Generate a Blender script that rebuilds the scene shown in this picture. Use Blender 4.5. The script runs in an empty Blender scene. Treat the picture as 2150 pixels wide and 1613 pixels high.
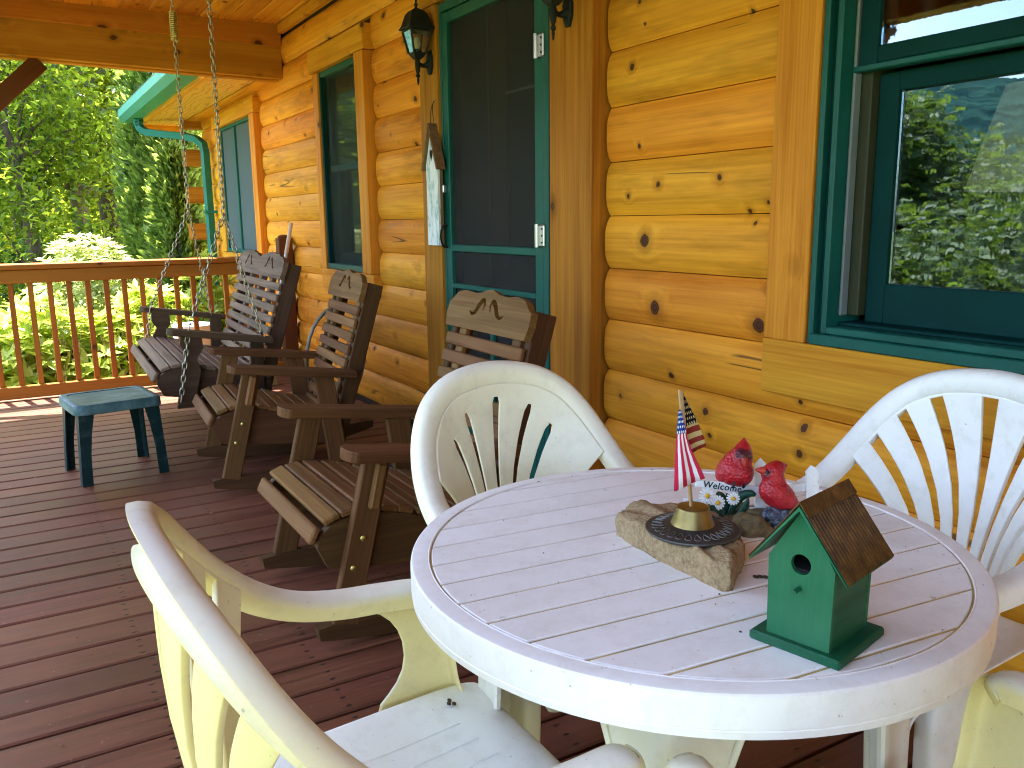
import bpy, bmesh, math, random
import numpy as np
from mathutils import Vector, Matrix
random.seed(7); rng = np.random.default_rng(11)
sc = bpy.context.scene
col = sc.collection
R = math.radians
PI = math.pi

# ------------------------------------------------------------------ camera
YAW, PITCH, ROLL, FPX = 0.532393, 0.191543, 0.011832, 1780.7
fw = Vector((math.sin(YAW)*math.cos(PITCH), math.cos(YAW)*math.cos(PITCH), -math.sin(PITCH)))
rt = Vector((math.cos(YAW), -math.sin(YAW), 0)); dn = fw.cross(rt)
r2 = rt*math.cos(ROLL)+dn*math.sin(ROLL); d2 = -rt*math.sin(ROLL)+dn*math.cos(ROLL)
cam = bpy.data.cameras.new('camera'); cam_ob = bpy.data.objects.new('camera', cam); col.objects.link(cam_ob)
cam.sensor_fit = 'HORIZONTAL'; cam.sensor_width = 36; cam.lens = FPX/2150*36
cam.clip_start = 0.02; cam.clip_end = 3000
mw = Matrix((( r2.x, -d2.x, -fw.x, 0), (r2.y, -d2.y, -fw.y, 0), (r2.z, -d2.z, -fw.z, 1.2), (0, 0, 0, 1)))
cam_ob.matrix_world = mw
sc.camera = cam_ob

# ------------------------------------------------------------------ sky, sun, exposure
SUN_EL, SUN_AZ = R(68), R(-12)          # azimuth measured from +y towards +x
world = bpy.data.worlds.new('World'); sc.world = world; world.use_nodes = True
wn = world.node_tree; wn.nodes.clear()
sky = wn.nodes.new('ShaderNodeTexSky'); sky.sky_type = 'NISHITA'; sky.sun_disc = False
sky.sun_elevation = SUN_EL; sky.sun_rotation = SUN_AZ
sky.air_density = 1.0; sky.dust_density = 2.2; sky.ozone_density = 1.0
bg = wn.nodes.new('ShaderNodeBackground'); bg.inputs[1].default_value = 0.13
wo = wn.nodes.new('ShaderNodeOutputWorld')
wn.links.new(sky.outputs[0], bg.inputs[0]); wn.links.new(bg.outputs[0], wo.inputs[0])
sl = bpy.data.lights.new('sun', 'SUN'); sl.energy = 5.0; sl.angle = R(0.55); sl.color = (1, 0.95, 0.86)
so = bpy.data.objects.new('sun', sl); col.objects.link(so)
sd = Vector((math.sin(SUN_AZ)*math.cos(SUN_EL), math.cos(SUN_AZ)*math.cos(SUN_EL), math.sin(SUN_EL)))
so.rotation_euler = sd.to_track_quat('Z', 'Y').to_euler(); so.location = (0, 8, 12)
sc.view_settings.view_transform = 'Standard'; sc.view_settings.look = 'None'
sc.view_settings.gamma = 1; sc.view_settings.use_curve_mapping = False
sc.view_settings.exposure = 3.28
sc.render.engine = 'CYCLES'
cy = sc.cycles
cy.use_denoising = True
try: cy.denoiser = 'OPENIMAGEDENOISE'
except Exception: pass
cy.max_bounces = 9; cy.diffuse_bounces = 6; cy.glossy_bounces = 4; cy.transmission_bounces = 6; cy.transparent_max_bounces = 12
cy.caustics_reflective = False; cy.caustics_refractive = False; cy.sample_clamp_indirect = 6
cy.pixel_filter_type = 'BLACKMAN_HARRIS'; cy.filter_width = 1.1
cy.use_adaptive_sampling = True; cy.adaptive_threshold = 0.02

# ------------------------------------------------------------------ object helpers
def tag(o, label=None, cat=None, group=None, kind=None):
    if label: o['label'] = label
    if cat: o['category'] = cat
    if group: o['group'] = group
    if kind: o['kind'] = kind
    return o
def link(name, me, parent=None):
    o = bpy.data.objects.new(name, me); col.objects.link(o)
    if parent: o.parent = parent
    return o
def empty(name, loc=(0, 0, 0), rz=0, label=None, cat=None, group=None, kind=None):
    o = bpy.data.objects.new(name, None); col.objects.link(o)
    o.empty_display_size = 0.05
    o.location = loc; o.rotation_euler = (0, 0, rz)
    return tag(o, label, cat, group, kind)
def copy_tree(o, parent=None):
    c = o.copy(); col.objects.link(c); c.parent = parent
    for ch in list(o.children): copy_tree(ch, c)
    return c

class MB:
    def __init__(s): s.v = []; s.f = []
    def add(s, vs, fs, M=None):
        n = len(s.v)
        for p in vs:
            p = Vector(p); s.v.append(M @ p if M else p)
        for f in fs: s.f.append(tuple(i+n for i in f))
        return s
    def box(s, x0, x1, y0, y1, z0, z1, b=0.0, M=None):
        if x1 < x0: x0, x1 = x1, x0
        if y1 < y0: y0, y1 = y1, y0
        if z1 < z0: z0, z1 = z1, z0
        if b <= 0:
            vs = [(x, y, z) for x in (x0, x1) for y in (y0, y1) for z in (z0, z1)]
            fs = [(0, 1, 3, 2), (4, 6, 7, 5), (0, 4, 5, 1), (2, 3, 7, 6), (0, 2, 6, 4), (1, 5, 7, 3)]
            return s.add(vs, fs, M)
        b = min(b, (x1-x0)*.45, (y1-y0)*.45, (z1-z0)*.45)
        X = (x0, x1); Y = (y0, y1); Z = (z0, z1); vs = []; idx = {}
        for i in (0, 1):
            for j in (0, 1):
                for k in (0, 1):
                    sx = b if i == 0 else -b; sy = b if j == 0 else -b; sz = b if k == 0 else -b
                    idx[i, j, k] = len(vs)
                    vs += [(X[i], Y[j]+sy, Z[k]+sz), (X[i]+sx, Y[j], Z[k]+sz), (X[i]+sx, Y[j]+sy, Z[k])]
        q = lambda i, j, k, a: idx[i, j, k]+a
        fs = []
        for i in (0, 1): fs.append((q(i, 0, 0, 0), q(i, 0, 1, 0), q(i, 1, 1, 0), q(i, 1, 0, 0)))
        for j in (0, 1): fs.append((q(0, j, 0, 1), q(0, j, 1, 1), q(1, j, 1, 1), q(1, j, 0, 1)))
        for k in (0, 1): fs.append((q(0, 0, k, 2), q(0, 1, k, 2), q(1, 1, k, 2), q(1, 0, k, 2)))
        for i in (0, 1):
            for j in (0, 1): fs.append((q(i, j, 0, 0), q(i, j, 1, 0), q(i, j, 1, 1), q(i, j, 0, 1)))
            for k in (0, 1): fs.append((q(i, 0, k, 0), q(i, 1, k, 0), q(i, 1, k, 2), q(i, 0, k, 2)))
        for j in (0, 1):
            for k in (0, 1): fs.append((q(0, j, k, 1), q(1, j, k, 1), q(1, j, k, 2), q(0, j, k, 2)))
        for key, n in idx.items(): fs.append((n, n+1, n+2))
        return s.add(vs, fs, M)
    def prism(s, outline, t0, t1, axis='y', M=None):
        # outline: 2-D points; extruded along axis between t0 and t1
        def P(a, b, t): return {'y': (a, t, b), 'x': (t, a, b), 'z': (a, b, t)}[axis]
        n = len(outline)
        vs = [P(a, b, t0) for a, b in outline]+[P(a, b, t1) for a, b in outline]
        fs = [tuple(range(n)), tuple(range(n, 2*n))]+[(i, (i+1) % n, n+(i+1) % n, n+i) for i in range(n)]
        return s.add(vs, fs, M)
    def tube(s, pts, r, n=8, closed=False, cap=True, flat=None):
        pts = [Vector(p) for p in pts]; m = len(pts)
        rs = r if isinstance(r, (list, tuple)) else [r]*m
        base = len(s.v); prev = None
        for i, p in enumerate(pts):
            if closed: t = pts[(i+1) % m]-pts[i-1]
            else: t = pts[min(i+1, m-1)]-pts[max(i-1, 0)]
            t.normalize()
            if prev is None:
                a = Vector((0, 0, 1)) if abs(t.z) < .9 else Vector((1, 0, 0))
                u = t.cross(a).normalized()
            else:
                u = (prev-t*prev.dot(t))
                u = u.normalized() if u.length > 1e-6 else t.orthogonal().normalized()
            prev = u; w = t.cross(u)
            for k in range(n):
                a = 2*PI*k/n
                s.v.append(p+(u*math.cos(a)+w*math.sin(a)*(flat or 1))*rs[i])
        for i in range(m if closed else m-1):
            for k in range(n):
                a = base+i*n+k; b = base+i*n+(k+1) % n
                j = (i+1) % m
                s.f.append((a, b, base+j*n+(k+1) % n, base+j*n+k))
        if cap and not closed:
            s.f.append(tuple(base+k for k in range(n))); s.f.append(tuple(base+(m-1)*n+k for k in range(n)))
        return s
    def lathe(s, prof, n=32, c=(0, 0, 0), cap=True, M=None):
        base = []; fs = []; m = len(prof)
        for r, z in prof:
            for k in range(n):
                a = 2*PI*k/n; base.append((c[0]+r*math.cos(a), c[1]+r*math.sin(a), c[2]+z))
        for i in range(m-1):
            for k in range(n): fs.append((i*n+k, i*n+(k+1) % n, (i+1)*n+(k+1) % n, (i+1)*n+k))
        if cap: fs.append(tuple(range(n))); fs.append(tuple((m-1)*n+k for k in range(n)))
        return s.add(base, fs, M)
    def grid(s, P, closed_u=False):
        # P: rows of points
        n = len(s.v); nr = len(P); nc = len(P[0])
        for row in P:
            for p in row: s.v.append(Vector(p))
        for i in range(nr-1):
            for j in range(nc if closed_u else nc-1):
                s.f.append((n+i*nc+j, n+i*nc+(j+1) % nc, n+(i+1)*nc+(j+1) % nc, n+(i+1)*nc+j))
        return s
    def ball(s, c, r, n=8, sq=(1, 1, 1)):
        prof = [(max(1e-4, math.sin(PI*i/n)), -math.cos(PI*i/n)) for i in range(n+1)]
        M = Matrix.Translation(c) @ Matrix.Diagonal((r*sq[0], r*sq[1], r*sq[2], 1))
        return s.lathe(prof, n*2, M=M)
    def mesh(s, name, smooth=False, angle=None, fix=True):
        me = bpy.data.meshes.new(name); me.from_pydata([tuple(p) for p in s.v], [], s.f)
        if fix:
            bm = bmesh.new(); bm.from_mesh(me); bmesh.ops.recalc_face_normals(bm, faces=bm.faces)
            if smooth:
                lim = R(angle or 35)
                for f in bm.faces: f.smooth = True
                for e in bm.edges:
                    if len(e.link_faces) == 2 and e.calc_face_angle(0) > lim: e.smooth = False
            bm.to_mesh(me); bm.free()
        elif smooth:
            me.polygons.foreach_set('use_smooth', [True]*len(me.polygons))
        return me
    def build(s, name, mat, parent=None, smooth=False, angle=None, fix=True):
        me = s.mesh(name, smooth, angle, fix)
        for m in (mat if isinstance(mat, (list, tuple)) else [mat]): me.materials.append(m)
        return link(name, me, parent)

def catmull(pts, n):
    P = [np.array(p, float) for p in pts]; P = [2*P[0]-P[1]]+P+[2*P[-1]-P[-2]]
    out = []; segs = len(P)-3
    for i in range(n):
        t = i/(n-1)*segs; k = min(int(t), segs-1); u = t-k
        a, b, c, d = P[k:k+4]
        out.append(.5*((2*b)+(-a+c)*u+(2*a-5*b+4*c-d)*u*u+(-a+3*b-3*c+d)*u**3))
    return out
def frame(o, x, y):                       # matrix with local X along x, Y near y
    x = Vector(x).normalized(); z = x.cross(Vector(y)).normalized(); y = z.cross(x)
    return Matrix(((x.x, y.x, z.x, o[0]), (x.y, y.y, z.y, o[1]), (x.z, y.z, z.z, o[2]), (0, 0, 0, 1)))
def seg_board(p, q, wdir, w, t, b=0.003):   # a board running from p to q, width w along wdir, thickness t
    p = Vector(p); q = Vector(q); L = (q-p).length
    return L, frame((p+q)/2, q-p, wdir)
def board(name, mat, parent, p, q, wdir, w, t, b=0.003):
    L, M = seg_board(p, q, wdir, w, t)
    o = MB().box(-L/2, L/2, -w/2, w/2, -t/2, t/2, b).build(name, mat, parent)
    o.matrix_local = M
    return o
def boolean_cut(o, cutter_mb):
    c = cutter_mb.build('cut_tmp', [], None)
    m = o.modifiers.new('b', 'BOOLEAN'); m.object = c; m.operation = 'DIFFERENCE'; m.solver = 'EXACT'
    if o.parent: c.parent = o.parent; c.matrix_local = o.matrix_local
    bpy.context.view_layer.update()
    dg = bpy.context.evaluated_depsgraph_get()
    me = bpy.data.meshes.new_from_object(o.evaluated_get(dg))
    o.modifiers.clear(); o.data = me
    cm = c.data; bpy.data.objects.remove(c); bpy.data.meshes.remove(cm)

def inside(pt, poly):
    x, y = pt; c = False; n = len(poly)
    for i in range(n):
        x1, y1 = poly[i]; x2, y2 = poly[i-1]
        if (y1 > y) != (y2 > y) and x < (x2-x1)*(y-y1)/(y2-y1)+x1: c = not c
    return c
def pierced(outline, holes, t0, t1):       # a flat board in local XY with real openings sawn through it
    from mathutils.geometry import delaunay_2d_cdt
    vs = []; es = []
    for lp in [outline]+holes:
        k = len(vs); n = len(lp); vs += [Vector(q) for q in lp]; es += [(k+i, k+(i+1) % n) for i in range(n)]
    V, E_, F, *_r = delaunay_2d_cdt(vs, es, [], 0, 1e-6)
    m = MB(); n = len(V)
    m.v = [Vector((q.x, q.y, t0)) for q in V]+[Vector((q.x, q.y, t1)) for q in V]
    cnt = {}
    for f in F:
        c = sum((V[i] for i in f), Vector((0, 0)))/len(f)
        if not inside(c, outline) or any(inside(c, h) for h in holes): continue
        m.f.append(tuple(f)); m.f.append(tuple(n+i for i in reversed(f)))
        for i in range(len(f)):
            e = (f[i], f[(i+1) % len(f)]); key = tuple(sorted(e)); cnt[key] = cnt.get(key, 0)+1
    for (i, j), q in cnt.items():
        if q == 1: m.f.append((i, j, n+j, n+i))
    return m

# ------------------------------------------------------------------ materials
class NT:
    def __init__(s, name):
        s.m = bpy.data.materials.new(name); s.m.use_nodes = True; s.t = s.m.node_tree; s.t.nodes.clear()
        s.out = s.t.nodes.new('ShaderNodeOutputMaterial')
    def n(s, typ, ins=None, **kw):
        nd = s.t.nodes.new('ShaderNode'+typ)
        for k, v in kw.items(): setattr(nd, k, v)
        for k, v in (ins or {}).items():
            if isinstance(v, bpy.types.NodeSocket): s.t.links.new(v, nd.inputs[k])
            else: nd.inputs[k].default_value = v
        return nd
    def math(s, op, a, b=None, c=None, clamp=False):
        d = {0: a}
        if b is not None: d[1] = b
        if c is not None: d[2] = c
        nd = s.n('Math', d, operation=op); nd.use_clamp = clamp
        return nd.outputs[0]
    def vm(s, op, a, b=None, **kw):
        d = {0: a}
        if b is not None: d[1] = b
        return s.n('VectorMath', d, operation=op).outputs[kw.get('out', 0)]
    def mix(s, f, a, b, typ='MIX'):
        nd = s.n('MixRGB', {0: f, 1: a, 2: b}, blend_type=typ); return nd.outputs[0]
    def ramp(s, f, stops, interp='LINEAR'):
        nd = s.n('ValToRGB', {0: f}); cr = nd.color_ramp; cr.interpolation = interp
        while len(cr.elements) < len(stops): cr.elements.new(.5)
        for e, (p, c) in zip(cr.elements, stops):
            e.position = p; e.color = (c, c, c, 1) if not isinstance(c, (tuple, list)) else (*c, 1)
        return nd.outputs[0]
    def rng(s, v, a, b, c=0, d=1):
        return s.n('MapRange', {0: v, 1: a, 2: b, 3: c, 4: d}).outputs[0]
    def noise(s, vec, scale, detail=3, rough=.55, dist=0):
        return s.n('TexNoise', {'Vector': vec, 'Scale': scale, 'Detail': detail, 'Roughness': rough, 'Distortion': dist}).outputs[0]
    def bump(s, h, strength=.3, dist=.01):
        return s.n('Bump', {'Height': h, 'Strength': strength, 'Distance': dist}).outputs[0]
    def surf(s, sock): s.t.links.new(sock, s.out.inputs[0]); return s.m
    def bsdf(s, **ins):
        d = {k.replace('_', ' '): v for k, v in ins.items()}
        return s.n('BsdfPrincipled', d).outputs[0]
    def objvec(s, k=41.0):
        tc = s.n('TexCoord').outputs['Object']; rnd = s.n('ObjectInfo').outputs['Random']
        off = s.n('CombineXYZ', {0: s.math('MULTIPLY', rnd, k), 1: s.math('MULTIPLY', rnd, k*1.7), 2: s.math('MULTIPLY', rnd, k*2.3)}).outputs[0]
        return s.vm('ADD', tc, off), tc, rnd
def c4(c): return (c[0], c[1], c[2], 1)

def wood(name, light, dark, axis='X', grain=16, contrast=1.0, knots=0, knot_scale=7.0, knot_r=.10, cracks=0.0, rough=.62, spec=.12, vary=.18, bump=.3,
         knot_list=None, grey=None, weather=0.0):
    t = NT(name); vec, tc, rnd = t.objvec()
    ai = 'XYZ'.index(axis)
    sc_ = [grain, grain, grain]; sc_[ai] = grain*.055
    # knots
    kd = None
    if knots:
        ks = [1.0, 1.0, 1.0]; ks[ai] = .72
        kv = t.vm('MULTIPLY', vec, tuple(ks))
        vo = t.n('TexVoronoi', {'Vector': kv, 'Scale': knot_scale, 'Randomness': .95})
        size = t.n('SeparateColor', {0: vo.outputs['Color']}).outputs[0]
        rr = t.rng(size, 0, 1, knot_r*.25, knot_r)
        wb = t.noise(kv, 40., 1)
        dd = t.math('ADD', vo.outputs['Distance'], t.math('MULTIPLY', t.math('SUBTRACT', wb, .5), knot_r*.5))
        kd = t.math('DIVIDE', dd, rr)                     # 1 at the rim of the knot
    if knot_list:
        pos = t.n('NewGeometry').outputs['Position']
        flat = t.vm('MULTIPLY', pos, (0, 1, 1))
        wb = t.n('TexNoise', {'Vector': flat, 'Scale': 45., 'Detail': 2.}).outputs['Color']
        flat = t.vm('ADD', flat, t.vm('MULTIPLY', t.vm('SUBTRACT', wb, (.5, .5, .5)), (0, .014, .014)))
        cur = kd
        for (ky, kz, kr) in knot_list:
            dv = t.vm('DISTANCE', flat, (0, ky, kz), out=1)
            q = t.math('DIVIDE', dv, kr)
            cur = q if cur is None else t.math('MINIMUM', cur, q)
        kd = cur
    gv = t.vm('MULTIPLY', vec, tuple(sc_))
    if kd is not None:                                    # the grain flows round knots
        halo = t.math('POWER', 2.718, t.math('MULTIPLY', t.math('MULTIPLY', kd, kd), -.10))
        push = [0.9, 0.9, 0.9]; push[ai] = 0.0
        gv = t.vm('ADD', gv, t.vm('MULTIPLY', t.n('CombineXYZ', {0: halo, 1: halo, 2: halo}).outputs[0], tuple(push)))
    g1 = t.noise(gv, 1.0, 5, .6, .6)
    fine = list(sc_); fine[0] *= 6; fine[1] *= 6; fine[2] *= 6; fine[ai] = sc_[ai]*1.6
    g2 = t.noise(t.vm('MULTIPLY', vec, tuple(fine)), 1.0, 3, .6)
    tone = t.noise(t.vm('MULTIPLY', vec, tuple([2.2 if i != ai else .9 for i in range(3)])), 1.0, 2, .5)
    f = t.math('ADD', t.math('MULTIPLY', g1, .52), t.math('ADD', t.math('MULTIPLY', g2, .36), t.math('MULTIPLY', tone, .22)))
    lo, hi = .55-.22/contrast, .55+.17/contrast
    cfac = t.rng(f, lo, hi)
    colr = t.mix(cfac, c4(dark), c4(light))
    if grey:
        gm = t.rng(t.noise(vec, 3.0, 4, .6), .42, .68, 0, weather)
        colr = t.mix(gm, colr, c4(grey))
    if cracks:
        cs = [6., 6., 6.]; cs[ai] = .42
        cn = t.noise(t.vm('MULTIPLY', vec, tuple(cs)), 1.0, 3, .35, 0)
        ridge = t.math('ABSOLUTE', t.math('SUBTRACT', cn, .5))
        gate = t.rng(t.noise(vec, 2.3, 1), .56, .62)
        cr = t.math('MULTIPLY', t.rng(ridge, .010, .002), gate)
        colr = t.mix(t.math('MULTIPLY', cr, cracks), colr, (.03, .014, .006, 1))
        st = t.math('MULTIPLY', t.rng(t.noise(t.vm('MULTIPLY', vec, tuple([5. if i != ai else .8 for i in range(3)])), 1.4, 4, .7), .52, .74), .62)
        colr = t.mix(st, colr, c4([c*.35 for c in dark]))
    if kd is not None:
        k1 = t.ramp(t.math('MULTIPLY', kd, .4), [(0.0, (.10, .035, .012)), (.22, (.055, .017, .007)), (.33, (.13, .05, .015)), (.40, (.025, .009, .004)), (.46, (.12, .04, .01)), (1., (.12, .04, .01))])
        km = t.rng(kd, 1.32, 1.05, 0, 1)
        hm = t.rng(kd, 3.2, 1.2, 0, .5)
        colr = t.mix(hm, colr, c4([c*.5 for c in dark]))
        colr = t.mix(km, colr, k1)
    var = t.rng(rnd, 0, 1, 1-vary, 1+vary*.6)
    hsv = t.n('HueSaturation', {'Hue': t.rng(t.math('FRACT', t.math('MULTIPLY', rnd, 7.3)), 0, 1, .490, .508), 'Saturation': 1., 'Value': var, 'Fac': 1., 'Color': colr}).outputs[0]
    bm = t.bump(f, bump, .004)
    rg = t.rng(g1, .3, .7, rough+.08, rough-.06)
    return t.surf(t.bsdf(Base_Color=hsv, Roughness=rg, Specular_IOR_Level=spec, Normal=bm))

def plain(name, c, rough=.5, metal=0.0, spec=.3, mottle=.12, mscale=6.0, bumps=0.0, bscale=120., dirt=None, dirt_amt=.3, coat=0.0, sss=0.0):
    t = NT(name); vec, tc, rnd = t.objvec()
    n1 = t.noise(vec, mscale, 4, .6)
    colr = t.mix(t.rng(n1, .3, .72, 0, 1), c4([min(1, x*(1-mottle)) for x in c]), c4([min(1, x*(1+mottle*.6)) for x in c]))
    if dirt:
        dm = t.rng(t.noise(vec, mscale*2.3, 5, .7), .5, .8, 0, dirt_amt)
        colr = t.mix(dm, colr, c4(dirt))
        sp = t.rng(t.noise(vec, 95., 2, .5), .73, .77, 0, .55)
        colr = t.mix(sp, colr, c4([x*.3 for x in dirt]))
    kw = dict(Base_Color=colr, Roughness=t.rng(n1, .3, .7, rough*.88, min(1, rough*1.12)), Metallic=metal, Specular_IOR_Level=spec)
    if coat: kw['Coat_Weight'] = coat
    if bumps:
        kw['Normal'] = t.bump(t.noise(vec, bscale, 3, .6), bumps, .003)
    return t.surf(t.bsdf(**kw))

KN = [(2.457,1.932,.0064),(1.949,1.804,.0065),(2.427,1.854,.0045),(2.49,1.724,.0101),(2.45,1.451,.0072),(2.341,1.314,.0078),(2.042,1.323,.0081),(2.504,1.28,.0073),(1.842,1.241,.0046),(1.926,1.217,.0071),(1.888,1.18,.0054),(2.4,1.12,.0195),(1.823,.991,.0107),(2.339,.885,.021),(1.852,.871,.0202),(2.253,.652,.0098),(2.527,.533,.0061),(2.067,.558,.011),(1.66,.584,.0106),(1.667,.504,.01),(2.045,.48,.0071),(1.677,.66,.0071)]
PINE_L = (.85, .372, .029); PINE_D = (.53, .172, .008)
m_log = wood('log_pine', PINE_L, PINE_D, 'X', 15, 1.35, knots=1, knot_scale=6.5, knot_r=.10, cracks=.85, rough=.58, spec=.16, vary=.13)
m_logk = wood('log_pine_near', PINE_L, PINE_D, 'X', 15, 1.25, knot_list=KN, cracks=.8, rough=.58, spec=.16, vary=.10)
m_trim = wood('trim_pine', (.70, .315, .028), (.46, .160, .010), 'X', 24, 1.35, knots=1, knot_scale=5.0, knot_r=.07, rough=.5, vary=.08)
m_cas = wood('casing_pine', (.46, .185, .018), (.22, .070, .007), 'X', 24, 1.2, knots=1, knot_scale=3.0, knot_r=.045, rough=.5, vary=.06)
m_ceil = wood('ceiling_pine', (.64, .265, .024), (.38, .120, .010), 'X', 14, 1.2, knots=1, knot_scale=7, knot_r=.10, cracks=.5, vary=.34)
m_beam = wood('beam_pine', (.52, .200, .020), (.33, .108, .009), 'X', 12, 1.1, knots=1, knot_scale=6.4, knot_r=.13, rough=.55, vary=.1)
m_rail = wood('rail_cedar', (.36, .130, .020), (.21, .066, .009), 'X', 18, 1.0, knots=1, knot_scale=5, knot_r=.07, rough=.5, vary=.12)
m_post = wood('post_dark', (.16, .055, .018), (.08, .026, .009), 'X', 18, 1.0, rough=.55)
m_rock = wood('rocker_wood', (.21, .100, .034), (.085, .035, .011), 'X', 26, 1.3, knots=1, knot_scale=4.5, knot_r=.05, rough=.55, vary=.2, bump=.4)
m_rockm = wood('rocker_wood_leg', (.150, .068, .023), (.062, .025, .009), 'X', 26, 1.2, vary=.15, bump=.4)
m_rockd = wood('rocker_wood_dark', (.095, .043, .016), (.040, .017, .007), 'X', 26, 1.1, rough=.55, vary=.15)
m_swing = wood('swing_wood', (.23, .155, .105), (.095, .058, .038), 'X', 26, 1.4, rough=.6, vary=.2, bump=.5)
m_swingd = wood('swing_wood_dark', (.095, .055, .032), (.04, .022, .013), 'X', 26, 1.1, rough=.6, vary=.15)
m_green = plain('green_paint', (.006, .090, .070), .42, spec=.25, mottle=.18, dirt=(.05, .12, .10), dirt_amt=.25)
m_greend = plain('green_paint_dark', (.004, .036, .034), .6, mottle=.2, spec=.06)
m_gutter = plain('gutter_teal', (.05, .24, .20), .45, mottle=.1, dirt=(.16, .2, .16), dirt_amt=.25)
m_spout = plain('spout_teal', (.012, .15, .125), .4, mottle=.15)
m_black = plain('black_iron', (.012, .016, .014), .6, spec=.15, mottle=.3, dirt=(.04, .05, .045), dirt_amt=.4)
m_dark = plain('dark_gap', (.006, .006, .006), .8)
m_steel = plain('galvanised_steel', (.55, .55, .53), .35, metal=1., mottle=.2)
m_chain = plain('chain_zinc', (.40, .37, .28), .42, metal=1., mottle=.25)
m_spring = plain('spring_brass', (.52, .44, .14), .38, metal=.9, mottle=.2)
# ================================================================== SETTING
# ------------------------------------------------------------------ ground
def ground_h(x, y):
    h = -0.62
    if x < -3: h -= min(7.0, (-3-x)*.22)
    if y > 9: h += min(1.2, (y-9)*.06)
    return h
g = MB(); xs = [-420, -250, -140, -80, -45, -28, -18, -12, -8, -5, -3, -1, 1, 3, 6, 12, 25, 60, 140, 420]
ys = [-400, -150, -60, -25, -10, -3, 2, 6, 9, 12, 15, 19, 24, 30, 45, 80, 160, 420]
g.grid([[(x, y, ground_h(x, y)) for x in xs] for y in ys])
t = NT('lawn'); pos = t.n('NewGeometry').outputs['Position']
nn = t.noise(pos, .9, 5, .65); n2 = t.noise(pos, 14., 4, .7)
cl = t.mix(t.rng(nn, .35, .65), (.085, .125, .03, 1), (.15, .18, .055, 1))
cl = t.mix(t.rng(n2, .45, .75), cl, (.10, .07, .03, 1))
m_lawn = t.surf(t.bsdf(Base_Color=cl, Roughness=.9, Normal=t.bump(n2, .6, .05)))
tag(g.build('ground', m_lawn, smooth=True), kind='structure')

# ------------------------------------------------------------------ deck
t = NT('deck_stain'); vec, tc, rnd = t.objvec()
gv = t.vm('MULTIPLY', vec, (1.0, 26., 26.))
g1 = t.noise(gv, 1.0, 5, .65, .7); big = t.noise(t.vm('MULTIPLY', vec, (1.3, 5., 5.)), 1.0, 4, .65)
cl = t.mix(t.rng(g1, .3, .7), (.060, .017, .009, 1), (.165, .052, .029, 1))
cl = t.mix(t.rng(big, .40, .68, 0, .55), cl, (.155, .066, .028, 1))
cl = t.mix(t.rng(t.noise(vec, 2.1, 4, .6), .5, .72, 0, .45), cl, (.052, .017, .010, 1))
vo = t.n('TexVoronoi', {'Vector': t.vm('MULTIPLY', vec, (.8, 1.2, 1.2)), 'Scale': 2.4})
kd = vo.outputs['Distance']
cl = t.mix(t.rng(kd, .05, .02, 0, .6), cl, (.05, .02, .015, 1))
scuff = t.rng(t.noise(vec, 38., 3, .7), .66, .76, 0, .5); cl = t.mix(scuff, cl, (.36, .20, .17, 1))
sp = t.n('SeparateXYZ', {0: tc}).outputs
mx = t.math('PINGPONG', t.math('ADD', t.math('ADD', sp[0], 50.12), t.math('MULTIPLY', t.math('SUBTRACT', rnd, .5), .03)), .203)
my = t.math('ABSOLUTE', t.math('SUBTRACT', t.math('ABSOLUTE', t.math('ADD', sp[1], t.math('MULTIPLY', t.math('SUBTRACT', rnd, .5), .012))), .0)) 
my2 = t.math('ABSOLUTE', t.math('SUBTRACT', my, .043))
dmin = t.math('MINIMUM', my, my2)
dd = t.math('SQRT', t.math('ADD', t.math('POWER', t.math('MULTIPLY', mx, .55), 2), t.math('POWER', dmin, 2)))
nail = t.rng(dd, .0052, .0034)
cl = t.mix(nail, cl, (.018, .008, .006, 1))
hs = t.n('HueSaturation', {'Hue': .5, 'Saturation': 1., 'Value': t.rng(rnd, 0, 1, .84, 1.12), 'Fac': 1., 'Color': cl}).outputs[0]
hgt = t.math('SUBTRACT', g1, t.math('MULTIPLY', nail, 2.5))
m_deck = t.surf(t.bsdf(Base_Color=hs, Roughness=t.rng(g1, .3, .7, .45, .6), Specular_IOR_Level=.24, Normal=t.bump(hgt, .35, .004)))
deck = empty('deck'); tag(deck, kind='structure')
SP = .1428
dm = MB().box(-.66, 1.985, -.0660, .0660, -.03, 0, .005).mesh('deck_board'); dm.materials.append(m_deck)
for k in range(-52, 32):
    o = link('deck_board', dm, deck); o.location = (0, 2.437+SP*k+SP/2, random.uniform(-.001, .001))
fj = MB(); [fj.box(x-.02, x+.02, -5.0, 6.98, -.2, -.034) for x in np.arange(-.6, 2.0, .406)]
fj.build('joists', m_post, deck)
MB().box(-.70, -.665, -5.0, 7.02, -.22, -.002, .003).build('rim_board', m_rail, deck)
MB().box(-.66, 1.985, 6.985, 7.02, -.22, -.002, .003).build('rim_board', m_rail, deck)
MB().box(-.62, 1.9, -4.9, 6.9, -.62, -.60).build('soil', plain('bare_soil', (.06, .04, .025), .9), deck)

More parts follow.
